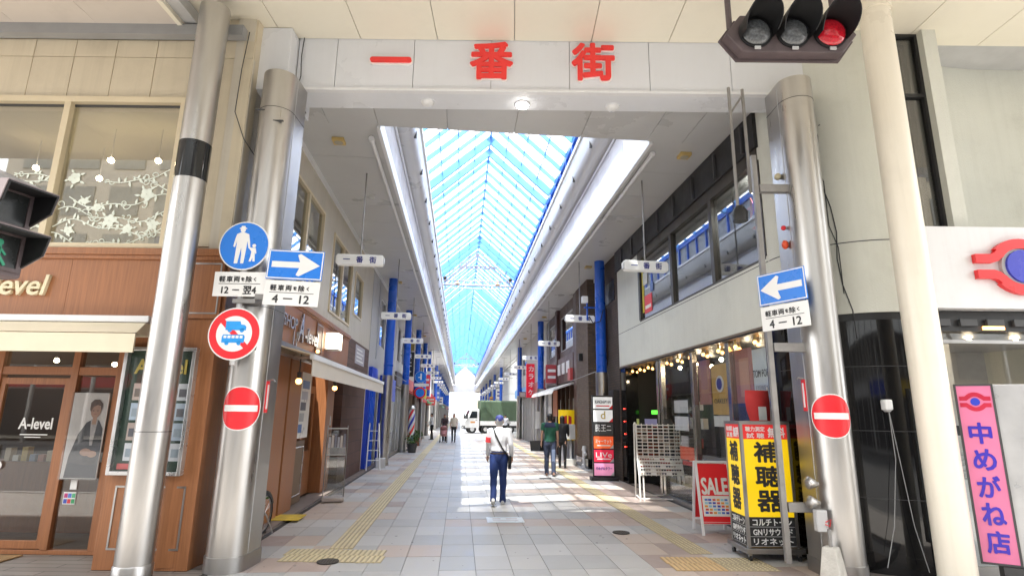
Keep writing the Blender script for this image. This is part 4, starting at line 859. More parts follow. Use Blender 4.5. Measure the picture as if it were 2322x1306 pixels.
for k in range(6): of('display_shelf', B().box(5.0, 5.6, 7.0, 7.3, 1.02 + .06 * k, 1.03 + .06 * k), lgrey)
of('screen', B().box(5.05, 5.35, 6.95, 6.98, 1.12, 1.4), mat('screen_cyan', (.15, .5, .6), .4, emit=.3)); of('shelf_board', B().box(4.95, 5.7, 7.2, 7.5, 1.5, 1.62), black)
of('shelf_mark', B().box(5.1, 5.16, 7.19, 7.2, 1.53, 1.59), lw_); of('shelf_mark', B().box(5.2, 5.24, 7.19, 7.2, 1.53, 1.58), lw_)
pl = of('green_plant', B().sph((5.35, 7.35, 1.72), .06, 8), mat('leaf_green', (.06, .3, .03), .6))
for k in range(10):
    rr = random.Random(k + 50); u = 5.2 + rr.random() * .7; z = 2.2 + rr.random() * .42; of('chandelier_lamp', B().sph((u, 7.9 + rr.random() * .5, z), .032, 8), inner)
for u in (5.3, 5.9, 6.5): of('chandelier_lamp', B().sph((u, 7.2, 2.68), .05, 8, .5), inner)
of('green_tag', B().box(4.06, 4.22, 6.9, 6.91, 1.5, 1.68), sign_white)
oo('roof_slab', B().box(4.4, 9.4, 6.9, 15, 9.4, 9.5), grey); oo('back_wall', B().box(9.3, 9.5, 5.9, 15, 0, 9.5), stucco); oo('north_wall', B().box(4.5, 9.4, 14.95, 15.0, 2.95, 9.5), stucco)
# cables on the rounded corner
def oncorner(t, z, d=.012): return (C[0] + (r0 + d) * math.cos(math.pi + t), C[1] + (r0 + d) * math.sin(math.pi + t), z)
tag(obj('wall_cable', B().tube([oncorner(.75 + .03 * math.sin(k * 1.7) + .02 * k, 5.7 - .34 * k) for k in range(10)], .007, 5), ink), 'loose dark cable running down the rounded stucco corner', 'cable')
tag(obj('wall_cable', B().tube([oncorner(.72 + .025 * math.sin(k * 2.1 + 1) + .022 * k, 5.6 - .3 * k) for k in range(9)], .006, 5), ink), 'second thinner cable twisting down the rounded stucco corner', 'cable')
t = thing('outdoor_socket', 'small white outlet box with cords on the black granite corner', 'outlet', oncorner(1.12, 1.85, .05), 0)
obj('box', B().box(-.05, .05, -.04, .04, -.06, .06), sign_white, t, bev=.015); obj('cover', B().lathe([(.03, -.08), (.045, -.06)], n=12), lgrey, t)
for i, (dx, dz) in enumerate(((-.35, -1.7), (.12, -1.75))):
    obj('cord', B().tube([(0, -.02, -.06), (.01 + dx * .1, -.06, -.6), (dx * .5, -.1, -1.3), (dx, -.15, dz)], .0045, 5), grey, t)
# ================================================================ traffic signals
hous = mat('signal_housing', (.1, .075, .078), .55, var=.2, sc_=8, dirt=.4)
vis = mat('visor_black', (.008, .008, .009), .6)
def hood(r, l, a0, a1, t=.008, n=20, cut=.6):
    "open visor: cylinder skin round the y axis, longer at the top than at its lower lips"
    b = B(); vs = []
    for k in range(n + 1):
        a = a0 + (a1 - a0) * k / n; f = abs(2 * k / n - 1); ln = l * (1 - cut * f ** 2)
        for rr in (r, r - t):
            for y in (0, -ln): vs.append((rr * math.cos(a), y, rr * math.sin(a)))
    fs = []
    for k in range(n):
        i = 4 * k; j = i + 4; fs += [(i, j, j + 1, i + 1), (i + 2, i + 3, j + 3, j + 2), (i + 1, j + 1, j + 3, i + 3)]
    return b.add(vs, fs)
t = thing('traffic_signal', 'dark three-lamp horizontal traffic signal showing red above the header', 'traffic light', F(2.82, 5.0, 5.52), -CA)
obj('housing', B().prism([(-.68, -.0), (-.52, -.21), (.5, -.21), (.66, -.0), (.5, .21), (-.52, .21)], 'y', 0, .17), hous, t, bev=.012)
obj('back_plate', B().prism([(-.71, -.0), (-.54, -.235), (.52, -.235), (.69, -.0), (.52, .235), (-.54, .235)], 'y', .12, .15), hous, t)
lens_off = mat('lens_clear', (.1, .105, .11), .08, var=.5, sc_=40, rv=.03)
lens_red = mat('lens_red', (.42, .01, .02), .12, var=.5, sc_=40, emit=.05)
for k in range(3):
    x = -.38 + .38 * k
    bz = obj('bezel', B().disc(x, 0, .17, -.02, 0, 28), vis, t)
    ln = B(); n = 20; rings = [(.148, -.022), (.135, -.05), (.1, -.075), (.05, -.09), (.005, -.094)]
    vs = [(x + r_ * math.cos(2 * math.pi * q / n), y, r_ * math.sin(2 * math.pi * q / n)) for r_, y in rings for q in range(n)]
    ln.add(vs, [(i * n + q, (i + 1) * n + q, (i + 1) * n + (q + 1) % n, i * n + (q + 1) % n) for i in range(4) for q in range(n)])
    obj('lens', ln, lens_red if k == 2 else lens_off, bz, smooth=True)
    obj('visor', hood(.175, .36, R(-25), R(205)), vis, t, loc=(x, -.01, 0), smooth=True)
    obj('latch', B().box(x - .03, x + .03, -.035, -.02, -.2, -.17), lgrey, t)
obj('hanger', B().tube([(-.6, .09, .1), (-.6, .09, 1.28)], .03, 10).tube([(.5, .09, .2), (.5, .09, 1.28)], .03, 10), hous, t)
t = thing('pedestrian_signal', 'two-lamp pedestrian signal with long black hoods in front of the salon window', 'traffic light', F(-3.47, 3.6, 2.58), -CA + R(74))
obj('housing', B().box(-.17, .17, 0, .16, -.02, .62), hous, t, bev=.015)
for k in range(2):
    z = .15 + .3 * k
    fr_ = obj('lamp_frame', B().grid('y', -.015, 0, (-.15, .15, z - .135, z + .135), [(-.12, .12, z - .11, z + .11)]), hous, t)
    obj('lamp_face', B().box(-.12, .12, -.004, .004, z - .11, z + .11), mat('lamp_dark', (.02, .022, .022), .25), fr_)
    hb = B().prism([(0, z + .14), (-.24, z + .11), (-.24, z + .1), (0, z + .125)], 'x', -.15, .15)
    for s in (-1, 1): hb.prism([(0, z + .14), (-.24, z + .11), (-.2, z - .02), (0, z - .1)], 'x', s * .15 - .006, s * .15 + .006)
    obj('visor', hb, vis, t)
    ho = B().prism([(0, z + .15), (-.235, z + .12), (-.235, z + .113), (0, z + .143)], 'x', -.158, .158)
    for s in (-1, 1): ho.prism([(0, z + .145), (-.235, z + .115), (-.195, z - .02), (0, z - .1)], 'x', s * .16 - .003, s * .16 + .003)
    obj('visor_shell', ho, mat('visor_mauve', (.2, .16, .16), .55, var=.2, dirt=.3), t)
gm = mat('green_figure', (.02, .26, .14), .4, emit=.02)
obj('walking_figure', B().disc(0, .2, .022, -.012, -.006, 12).bar((0, -.009, .18), (0, -.009, .11), .03, .004, (0, 1, 0)).bar((0, -.009, .12), (-.05, -.009, .05), .018, .004, (0, 1, 0)).bar((0, -.009, .12), (.05, -.009, .05), .018, .004, (0, 1, 0)).bar((0, -.009, .17), (-.045, -.009, .12), .014, .004, (0, 1, 0)).bar((0, -.009, .17), (.045, -.009, .12), .014, .004, (0, 1, 0)), gm, t)
obj('arm', B().tube([(-.9, .1, .78), (.2, .1, .66)], .035, 10).box(-.05, .05, .06, .14, .6, .68), galv, t); obj('post', B().tube([(-.9, .1, -2.72), (-.9, .1, 1.2)], .06, 12), galv, t)
# ================================================================ road signs on the left pillar
def disc_sign(t, cx, cz, r, y, layers):
    for i, (rr, m, nm) in enumerate(layers): obj(nm, B().disc(cx, cz, rr, y - .004 * (i + 1), y + .003 - .004 * i, 40), m, t)
def P(t, poly, y, m, nm): return obj(nm, B().prism(poly, 'y', y - .0025, y), m, t)
n0 = 6.27
t = thing('pedestrian_road_sign', 'round blue adult-and-child walkway sign with white time plate on the left pillar', 'road sign', F(-3.16, n0, 3.57), -CA)
disc_sign(t, 0, 0, .3, 0, ((.295, sign_white, 'rim'), (.28, sign_blue, 'blue_plate')))
y = -.0085
fig = B().disc(-.03, .19, .03, y - .003, y, 14).prism([(-.075, .205), (.015, .205), (.012, .215), (-.005, .22), (-.01, .24), (-.05, .24), (-.055, .22), (-.072, .215)], 'y', y - .004, y - .0005)
fig.prism([(-.055, .16), (-.005, .16), (.045, .14), (.065, .05), (.075, -.02), (.055, -.03), (.035, .06), (.03, -.04), (.02, -.16), (.015, -.215), (-.02, -.215), (-.02, -.1), (-.03, -.02), (-.04, -.1), (-.055, -.215), (-.095, -.215), (-.09, -.1), (-.085, .06), (-.105, -.02), (-.125, -.01), (-.11, .08), (-.095, .14)][::-1], 'y', y - .003, y)
obj('adult_figure', fig, sign_white, t)
ch = B().disc(.12, -.0, .022, y - .003, y, 12).prism([(.1, -.025), (.14, -.025), (.155, -.09), (.145, -.1), (.135, -.07), (.14, -.13), (.145, -.19), (.12, -.19), (.115, -.14), (.1, -.19), (.075, -.19), (.09, -.13), (.095, -.07), (.075, -.045), (.06, -.03), (.07, -.02)][::-1], 'y', y - .003, y)
obj('child_figure', ch, sign_white, t)
def plate(t, cx, cz, w_, h, l1, l2, s1=.075, s2=.1):
    p = obj('time_plate', B().box(cx - w_ / 2, cx + w_ / 2, -.006, .002, cz - h / 2, cz + h / 2), sign_white, t, bev=.012)
    tx = '軽車両を除く'; wk = w_ * .82 / 6.2; x = cx - w_ * .41
    for i, c in enumerate(tx):
        q = .66 if c in 'をく' else 1.0; x += wk * q / 2 + .004; txt(c, s1 * q, ink, p, (x, -.0075, cz + h * .2), ext=.001, bold=.0016); x += wk * q / 2
    obj('rule_line', B().box(cx - w_ * .4, cx + w_ * .4, -.0085, -.006, cz - .0, cz + .006), ink, p)
    txt(l1 + '一' + l2 if 0 else l1 + ' － ' + l2, s2, ink, p, (cx, -.0075, cz - h * .24), ext=.001, bold=.0025, wd=w_ * .66, ht=h * .32)
    return p
plate(t, 0, -.46, .6, .29, '12', '翌4')
obj('sign_pole', B().tube([(.0, .05, -1.38), (.0, .05, .2)], .03, 12), white, t, smooth=True); [obj('clamp', B().box(-.06, .2, .0, .2, z, z + .05), galv, t) for z in (-.68, -1.2)]
def arrow(sgn, w_, h):
    q = [(-.42, -.1), (.08, -.1), (.03, -.34), (.08, -.38), (.44, 0), (.08, .38), (.03, .34), (.08, .1), (-.42, .1)]
    return [(sgn * x * w_, z * h) for x, z in q][::sgn]
def oneway(lab, loc, rz, sgn, w_, h, roll):
    t = thing('one_way_sign', lab, 'road sign', loc, 0); t.rotation_euler = (0, roll, rz)
    obj('blue_plate', B().box(-w_ / 2, w_ / 2, -.004, .004, -h / 2, h / 2), sign_blue, t, bev=.01)
    obj('border', B().grid('y', -.0075, -.004, (-w_ / 2 + .008, w_ / 2 - .008, -h / 2 + .008, h / 2 - .008), [(-w_ / 2 + .02, w_ / 2 - .02, -h / 2 + .02, h / 2 - .02)]), sign_white, t)
    obj('white_arrow', B().prism(arrow(sgn, w_, h), 'y', -.009, -.004), sign_white, t)
    plate(t, -.0, -h / 2 - .16, w_ * .98, .29, '4', '12')
    return t
t = oneway('blue one-way sign with white arrow pointing right and time plate, left pillar', F(-2.53, 6.25, 3.34), -CA, 1, .65, .35, R(2.2))
obj('bracket', B().box(-.42, .1, .01, .06, -.42, -.36).box(-.3, .3, .005, .03, .0, .04), galv, t)
t = oneway('blue one-way sign with white arrow pointing left and time plate, beside the right pillar', F(3.13, 6.36, 3.18), -CA - R(54), -1, .58, .38, R(-1.5))
obj('bracket', B().box(-.2, .2, .01, .05, -.3, -.25), galv, t)
t = thing('no_truck_sign', 'round red-rimmed sign with blue truck and bus on the left pillar', 'road sign', F(-3.115, 6.2, 2.525), -CA)
disc_sign(t, 0, 0, .3, 0, ((.295, sign_white, 'rim'), (.28, red, 'red_ring'), (.2, sign_white, 'white_field')))
y = -.0125; sb = mat('sign_sky_blue', (.02, .3, .75), .35)
P(t, [(-.2, .16), (-.16, .2), (.2, -.16), (.16, -.2)], y + .0005, red, 'red_slash')
obj('truck_symbol', B().prism([(-.1, .04), (.13, .04), (.13, .08), (.11, .1), (.07, .105), (.06, .14), (-.1, .14)], 'y', y - .003, y - .0005).disc(-.05, .04, .025, y - .003, y - .0005, 12).disc(.085, .04, .025, y - .003, y - .0005, 12), sb, t)
obj('bus_symbol', B().prism([(-.13, -.1), (.12, -.1), (.125, -.03), (.11, -.01), (-.12, -.01), (-.13, -.04)], 'y', y - .003, y - .0005).disc(-.07, -.105, .024, y - .003, y - .0005, 12).disc(.065, -.105, .024, y - .003, y - .0005, 12), sb, t)
for k in range(5): obj('bus_window', B().box(-.11 + .045 * k, -.078 + .045 * k, y - .004, y - .003, -.05, -.022), sign_white, t)
def bent(R0, fn, s0, s1, z0, z1, ns, nz, a_c):
    "patch bent round a pillar; fn(s,z) -> bool keeps a cell"
    b = B(); vs = []
    for i in range(ns + 1):
        for j in range(nz + 1):
            s = s0 + (s1 - s0) * i / ns; z = z0 + (z1 - z0) * j / nz
            s, z = fn(s, z); a = -math.pi / 2 + a_c + s / R0; vs.append((R0 * math.cos(a), R0 * math.sin(a), z))
    fs = [(i * (nz + 1) + j, (i + 1) * (nz + 1) + j, (i + 1) * (nz + 1) + j + 1, i * (nz + 1) + j + 1) for i in range(ns) for j in range(nz)]
    return b.add(vs, fs)
def squircle(r):
    def f(s, z):   # square -> disc
        return (r * s * math.sqrt(max(0, 1 - z * z / 2)), r * z * math.sqrt(max(0, 1 - s * s / 2)))
    return f
for nm, u, ac, lab in (('l', -3.1, .22, 'round red no-entry plate bent round the left stainless pillar'), ('r', 3.65, -.3, 'round red no-entry plate bent round the right stainless pillar')):
    t = thing('no_entry_sign', lab, 'road sign', F(u, 6.6, 1.715), -CA, 'bent no-entry plates on the pillars')
    obj('rim', bent(.219, squircle(.245), -1, 1, -1, 1, 16, 16, ac), sign_white, t, smooth=True)
    obj('red_plate', bent(.222, squircle(.232), -1, 1, -1, 1, 16, 16, ac), red, t, smooth=True)
    obj('white_bar', bent(.225, lambda s, z: (s, z), -.2, .2, -.035, .035, 14, 1, ac), sign_white, t, smooth=True)
for u, s_, z, lab in ((-3.1, 1, 1.85, 'small vertical red tag hooked on the left pillar'), (3.65, -1, 1.95, 'small vertical red tag on the side of the right pillar')):
    t = thing('red_tag', lab, 'tag', F(u, 6.6, z), -CA)
    obj('tag', B().box(s_ * .222 - .006, s_ * .222 + .006, .02, .1, -.18, .18), red, t); obj('tag_print', B().box(s_ * .23 - .003, s_ * .23 + .003, .045, .075, -.14, .14), sign_white, t)
    obj('hook', B().tube([(s_ * .22, .05, .19), (s_ * .3, .02, .2), (s_ * .33, 0, .17)], .008, 5), steel, t)
# ================================================================ fittings round the right pillar
t = thing('steel_support_frame', 'grey steel post frame bracketed to the right stainless pillar', 'frame', F(3.04, 6.6), -CA)
obj('post', B().box(-.03, .03, -.03, .03, .14, 4.95), galv, t, bev=.004)
obj('upper_pipe', B().tube([(-.2, .1, 4.3), (-.2, .1, 5.98)], .022, 8), galv, t); obj('upper_pipe', B().tube([(.0, .14, 4.5), (.0, .14, 5.98)], .022, 8), galv, t); obj('brace', B().tube([(-.2, .1, 5.6), (0, .14, 5.9)], .014, 6), galv, t)
for z in (4.5, 2.5, .72): obj('bracket_arm', B().box(.04, .42, -.04, .04, z - .05, z + .05), galv, t, bev=.004)
obj('lamp_can', B().lathe([(.09, 0), (.1, .12), (.05, .2)], (-.18, .1), 14), black, t, loc=(0, 0, 4.1), smooth=True)
def knob(nm, lab, cat, du, dn, z, m, r, sx=1):
    t = thing(nm, lab, cat, F(3.65 - .215 + du, 6.6 + dn, z), -CA)
    obj('dome', B().sph((-.04, 0, 0), r, 12, sx), m, t, smooth=True); obj('mount', B().tube([(.0, 0, 0), (-.04, 0, 0)], r * .5, 10), lgrey, t)
knob('alarm_lamp', 'red dome lamp on the right pillar, upper of two', 'lamp', 0, .1, 4.02, red, .032); knob('alarm_bell', 'larger orange red alarm dome on the right pillar below the first', 'lamp', 0, .1, 3.8, mat('alarm_orange', (.75, .09, .03), .35), .042, 1.4); knob('siren', 'cream round siren on the side of the right pillar', 'siren', 0, .12, 4.72, mat('siren_cream', (.7, .62, .42), .5), .045)
for i, z in enumerate((.98, .78)):
    t = thing('spotlight', 'small polished metal spotlight on the right pillar, %s of two' % ['upper', 'lower'][i], 'spotlight', F(3.4, 6.5, z), -CA)
    obj('shell', B().tube([(0, 0, 0), (-.03, 0, 0), (-.1, 0, .01), (-.12, 0, .01), (-.15, 0, .012)], [.02, .035, .07, .07, .03], 14), steel, t, smooth=True)
t = thing('switch_box', 'small grey switch box with red lead low on the right pillar', 'switch box', F(3.36, 6.45, .6), -CA)
obj('box', B().box(-.06, .06, -.04, .04, -.1, .12), lgrey, t, bev=.01); obj('lead', B().tube([(.03, -.04, 0), (.08, -.06, .03), (.06, -.06, -.04), (.02, -.05, -.02)], .006, 5), red, t)
t = thing('concrete_weight', 'worn white concrete weight block at the foot of the right pillar', 'weight', F(3.36, 6.3, 0), -CA)
obj('block', B().loft([(0, 0, 0, .16, .14), (0, 0, .05, .155, .135), (0, 0, .36, .1, .09), (0, 0, .38, .09, .08)], 4), mat('worn_concrete', (.55, .53, .48), .85, var=.15, sc_=9, dirt=.5, bump=.4), t, bev=.01); obj('pipe', B().tube([(0, 0, .38), (0, 0, .55)], .02, 8), galv, t)
t = thing('promo_flag', 'tall red printed banner flag on a pole behind the right pillar', 'banner', (4.25, 7.5, 0), 0)
obj('flag_pole', B().tube([(.06, 0, 0), (.03, 0, 1.1), (-.02, 0, 2.1)], .012, 8), lgrey, t); obj('pole_base', B().lathe([(.16, 0), (.16, .05), (.03, .08)], (.06, 0), 16), grey, t)
fb_ = B(); vs = []
for k in range(13):
    z = .45 + 1.6 * k / 12; vs += [(-.02 + .05 * (1 - k / 12), .02 * math.sin(k), z), (-.3 + .2 * math.sin(k * .35) * .3 + .12 * (1 - k / 12), .08 * math.sin(k * .8), z)]
fb_.add(vs, [(2 * k, 2 * k + 1, 2 * k + 3, 2 * k + 2) for k in range(12)]); o = obj('flag_cloth', fb_, mat('flag_red', (.65, .05, .05), .7), t, smooth=True); m_ = o.modifiers.new('solid', 'SOLIDIFY'); m_.thickness = .004
for k in range(4): obj('flag_print', B().box(-.2, -.09, -.06, -.052, .75 + .3 * k, .93 + .3 * k), sign_white, t)
# ================================================================ hearing aid sign box
t = thing('hearing_aid_sign', 'tall yellow four-sided hearing aid sign box on casters beside the right pillar', 'standing sign', (3.86, 7.2, 0), R(-4))
H0 = .18
obj('base_plate', B().box(-.36, .36, -.3, .3, .09, .15), steel_d, t, bev=.006)
for x in (-.3, .3):
    for y in (-.24, .24):
        w_ = obj('caster', B().tube([(x - .015, y, .035), (x + .015, y, .035)], .035, 12), black, t); obj('fork', B().box(x - .02, x + .02, y - .02, y + .02, .05, .09), steel_d, w_)
for x in (-.3, .3):
    for y in (-.23, .23): obj('corner_post', B().box(x - .018, x + .018, y - .018, y + .018, .15, 1.62), steel_d, t)
obj('top_frame', B().box(-.32, .32, -.25, .25, 1.6, 1.64), steel_d, t)
yw = mat('lit_yellow', (.85, .56, .006), .35, var=.03, emit=.12); rw = mat('lit_red', (.7, .03, .03), .35, var=.03, emit=.08)
def face(ox, oy, rz, w_, small):
    "one printed face of the box, seen from outside"
    fo = obj('yellow_face', B().box(-w_ / 2, w_ / 2, -.006, .004, .5, 1.42), yw, t, loc=(ox, oy, 0), rot=rz)
    obj('red_face', B().box(-w_ / 2, w_ / 2, -.006, .004, 1.42, 1.6), rw, fo); obj('black_face', B().box(-w_ / 2, w_ / 2, -.006, .004, .16, .5), ink, fo)
    for k, c in enumerate('補聴器'): txt(c, .26, ink, fo, (0, -.008, 1.265 - .29 * k), ext=.001, bold=.009, wd=w_ * .56, ht=.235)
    a = ['聴力測定', '試聴']
    txt('聴力測定', .06, sign_white, fo, (-w_ * .22, -.008, 1.545), ext=.001, bold=.0015, wd=w_ * .44, ht=.06); txt('試 聴', .06, sign_white, fo, (-w_ * .22, -.008, 1.465), ext=.001, bold=.0015, wd=w_ * .4, ht=.06); txt('無料', .12, sign_white, fo, (w_ * .26, -.008, 1.505), ext=.001, bold=.003, wd=w_ * .38, ht=.12)
    for k, c in enumerate(('コルチトーン', 'GNリサウンド', 'リオネット')):
        txt(c, .08, sign_white, fo, (0, -.008, .44 - .11 * k), ext=.001, bold=.002, wd=w_ * .86, ht=.075); obj('rule_line', B().box(-w_ / 2, w_ / 2, -.0075, -.006, .385 - .11 * k, .39 - .11 * k), lgrey, fo)
face(0, -.235, 0, .56, 0); face(-.305, 0, R(-90), .42, 1); face(.305, 0, R(90), .42, 1); face(0, .235, R(180), .56, 0)
# ================================================================ SALE board
t = thing('sale_board', 'red SALE pavement board on white legs in front of the optician window', 'standing sign', (3.85, 8.62, 0), R(-6))
for s, tl in ((-1, .16), (1, -.16)):
    fr_ = B()
    for x in (-.24, .24): fr_.bar((x, s * .24, 0), (x, s * .03, 1.02), .035, .03)
    fr_.bar((-.24, s * .03, 1.01), (.24, s * .03, 1.01), .03, .03); fr_.bar((-.24, s * .2, .17), (.24, s * .2, .17), .03, .03); obj('leg_frame', fr_, white, t)
tilt = math.atan2(.21, 1.02)
bd = obj('red_board', B().box(-.225, .225, -.006, .006, 0, .84), red, t, loc=(0, -.213, .16), rot=(-tilt, 0, 0)); obj('red_board', B().box(-.225, .225, -.006, .006, 0, .84), red, t, loc=(0, .213, .16), rot=(tilt, 0, 0))
txt('SALE', .25, sign_white, bd, (0, -.008, .52), ext=.001, bold=.008, wd=.38, ht=.23)
pt = obj('printed_panel', B().box(-.205, .205, -.0085, -.006, .1, .385), sign_white, bd)
rr = random.Random(4)
for k in range(30):
    x = -.18 + .06 * (k % 6) + rr.uniform(0, .01); z = .135 + .045 * (k // 6); obj('print_block', B().box(x, x + .045, -.0105, -.0085, z, z + .028), mat('pb_%d' % (k % 5), [(.05, .08, .5), (.7, .1, .08), (.8, .35, .05), (.1, .35, .2), (.1, .2, .6)][rr.randrange(5)] if k < 0 else [(.05, .08, .5), (.7, .1, .08), (.8, .35, .05), (.3, .6, .75), (.1, .2, .6)][k % 5], .5), pt)
# ================================================================ sunglasses rack
t = thing('sunglasses_rack', 'white wire rack full of sunglasses outside the optician entrance', 'display rack', (4.2, 11.95, 0), R(-8))
wire = mat('white_wire', (.8, .78, .73), .4)
for x in (-.45, .45):
    obj('side_frame', B().tube([(x, .25, 0), (x, .2, 1.5), (x, .1, 1.53)], .02, 6).tube([(x, -.3, .0), (x, -.26, .5), (x, -.1, .8), (x, -.06, 1.5)], .02, 6).tube([(x * .82, -.3, 0), (x * .82, -.24, .55)], .016, 6).tube([(x, .25, .04), (x, -.3, .04)], .012, 6), wire, t)
obj('bottom_bar', B().tube([(-.45, -.3, .04), (.45, -.3, .04)], .014, 6).tube([(-.45, .25, .04), (.45, .25, .04)], .014, 6), wire, t)
ug = B(); lgd = B()
for k in range(10):
    z = .86 + .07 * k; ug.box(-.45, .45, -.108 + .005 * k, -.094 + .005 * k, z - .011, z + .011)
for k in range(9): ug.bar((-.45 + .1125 * k, -.11, .84), (-.45 + .1125 * k, -.06, 1.52), .02, .012)
obj('upper_grid', ug, wire, t)
for k in range(6): lgd.tube([(-.42, -.28 + .03 * k, .5 + .06 * k), (.42, -.28 + .03 * k, .5 + .06 * k)], .007, 4)
for k in range(9): lgd.tube([(-.42 + .105 * k, -.29, .48), (-.42 + .105 * k, -.11, .84)], .007, 4)
obj('lower_grid', lgd, wire, t); obj('lower_tray', B().add([(-.42, -.28, .5), (.42, -.28, .5), (.42, -.1, .84), (-.42, -.1, .84), (-.42, -.27, .49), (.42, -.27, .49), (.42, -.09, .83), (-.42, -.09, .83)], [(0, 1, 2, 3), (7, 6, 5, 4), (0, 4, 5, 1), (1, 5, 6, 2), (2, 6, 7, 3), (3, 7, 4, 0)]), wire, t)
rr = random.Random(9)
gcol = [mat('lens_a', (.02, .02, .022), .1), mat('lens_b', (.16, .05, .02), .12), mat('lens_c', (.3, .06, .05), .2), mat('lens_d', (.05, .06, .1), .1), mat('lens_e', (.4, .32, .25), .3)]
sg = B()
def shades(b, x, y, z):
    for s in (-1, 1): b.prism([(x + s * .027 + .021 * math.cos(q * .785), z + .015 * math.sin(q * .785)) for q in range(8)], 'y', y - .012, y - .004)
    b.box(x - .05, x + .05, y - .008, y - .002, z + .008, z + .014)
for k in range(9):
    for c in range(8):
        if rr.random() < .93: sg.k = 1 + rr.randrange(2) if c in (2, 3) and rr.random() < .6 else rr.choice((0, 0, 1, 3, 4, 4)); shades(sg, -.394 + .1125 * c, -.115 + .005 * k, .895 + .07 * k)
for k in range(5):
    for c in range(8):
        if rr.random() < .8: sg.k = rr.choice((0, 0, 1, 2, 3, 4, 4)); shades(sg, -.37 + .105 * c, -.28 + .036 * k, .53 + .068 * k)
obj('sunglasses', sg, gcol, t, kind='stuff')
for x, wd, c in ((-.42, .05, (.5, .6, .2)), (-.25, .26, (.35, .35, .6)), (.15, .2, (.06, .06, .06))): obj('header_card', B().box(x, x + wd, .0, .01, 1.5, 1.62), mat('rack_card_%d' % int(c[0] * 100), c, .5), t)
# ================================================================ directory sign tower
t = thing('directory_sign', 'black tenant directory stand with six coloured panels before the brick wall', 'standing sign', (3.86, 15.25, 0), R(-6))
obj('frame', B().box(-.29, .29, -.06, .06, .08, 2.2), black, t, bev=.006); obj('foot', B().box(-.36, .36, -.2, .2, .0, .08), black, t)
spec = [((.72, .73, .72), 'KANGNAM AN', ink, .1), ((.74, .75, .74), 'd', gold, .2), ((.03, .03, .03), '民王ニ', sign_white, .2), ((.8, .12, .03), 'ミャーマット', sign_white, .11), ((.65, .02, .06), "LIVe", sign_white, .14), ((.8, .3, .5), '中めがねタワー', navy, .09)]
for k, (c, s_, m, h) in enumerate(spec):
    z1 = 2.16 - .345 * k; p = obj('panel', B().box(-.26, .26, -.07, -.06, z1 - .31, z1), mat('dirp_%d' % k, c, .4, emit=.1), t)
    txt(s_, .1, m, p, (0, -.072, z1 - .13), ext=.001, bold=.002, wd=.42 if len(s_) > 2 else None, ht=h if len(s_) <= 2 else h * .9)
    if k in (0, 3, 4): obj('panel_line', B().box(-.18, .18, -.073, -.07, z1 - .25, z1 - .22), red if k == 0 else sign_white, p)
    if k != 2: obj('corner_mark', B().prism([(.16, z1 - .31), (.26, z1 - .31), (.26, z1 - .21)], 'y', -.073, -.07), red if k < 2 else lgrey, p)
# ================================================================ the optician's pink standing sign
t = thing('standing_sign', 'tall pink standing sign with blue optician lettering beside the cream pillar', 'standing sign', F(4.9, 6.02, 0), -CA - R(30))
pk = mat('pink_face', (.72, .2, .36), .4, var=.05)
obj('case', B().box(-.16, .42, 0, .07, .28, 2.06), mat('case_grey', (.5, .5, .5), .35, metal=.3), t, bev=.01); obj('foot', B().box(.0, .3, -.05, .2, 0, .28), dark_grey, t)
fc = obj('pink_face', B().box(-.155, .145, -.012, 0, .3, 2.05), pk, t); obj('face_edge', B().grid('y', -.018, .0, (-.17, .16, .285, 2.065), [(-.15, .14, .305, 2.045)]), dark_grey, t)
for k, c in enumerate('中めがね店'): txt(c, .24, mat('sign_violet', (.05, .03, .45), .4), fc, (-.005, -.016, 1.56 - .265 * k), ext=.002, bold=.006, wd=.18, ht=.205)
mk = obj('mark_disc', B().disc(-.005, 1.88, .04, -.02, -.012, 20), mat('mark_blue', (.03, .05, .5), .4), fc)
dr = mat('mark_red', (.5, .015, .05), .4)
for s in (-1, 1):
    up = [(-.13, .012), (-.07, .012), (-.045, .035)] + [(.055 * math.cos(a), .055 * math.sin(a)) for a in [R(140) - R(100) * k / 8 for k in range(9)]] + [(.045, .035), (.07, .012), (.13, .012)]
    dn = [(.13, .055), (.085, .055)] + [(.098 * math.cos(a), .098 * math.sin(a)) for a in [R(38) + R(104) * k / 8 for k in range(9)]] + [(-.085, .055), (-.13, .055)]
    poly = [(-.005 + x, 1.88 + s * z) for x, z in up + dn]; obj('mark_ribbon', B().prism(poly if s > 0 else poly[::-1], 'y', -.017, -.012), dr, fc)
tag(obj('papers', B().box(0, .3, 0, .01, 0, .35), sign_white, loc=F(5.55, 6.6, 1.25), rot=-CA), 'white paper notices taped on the optician glass beside the pink sign', 'notice')
# ================================================================ things along the left side
t = thing('brochure_stand', 'tall transparent brochure stand on the pavement by the salon', 'display stand', (-2.38, 11.6, 0), R(12))
obj('base', B().box(-.2, .2, -.16, .16, .02, .09), mat('stand_base', (.45, .4, .38), .4), t, bev=.01)
for x in (-.19, .19): obj('upright', B().tube([(x, .0, .09), (x, .04, 1.42)], .012, 6), steel_d, t)
for z in (.85, 1.35): obj('cross_bar', B().box(-.19, .19, .01, .03, z, z + .025), steel_d, t)
for z in (.12, .88): obj('clear_panel', B().box(-.17, .17, .015, .021, z, z + (.7 if z < .5 else .45)), glass('acrylic', (.8, .82, .82), .08, .6), t)
for k in range(6): obj('leaflet', B().box(-.16 + .055 * k, -.115 + .055 * k, -.005, .005, 1.0, 1.2 + .03 * (k % 3)), mat('leaf_%d' % (k % 3), [(.4, .4, .45), (.55, .5, .48), (.2, .2, .25)][k % 3], .5), t)
obj('clip', B().box(-.17, -.15, .0, .02, 1.42, 1.6), lgrey, t)
t = thing('stepladder', 'white folding stepladder leaning open beside the blue shop doors', 'ladder', (-2.6, 17.9, 0), R(15))
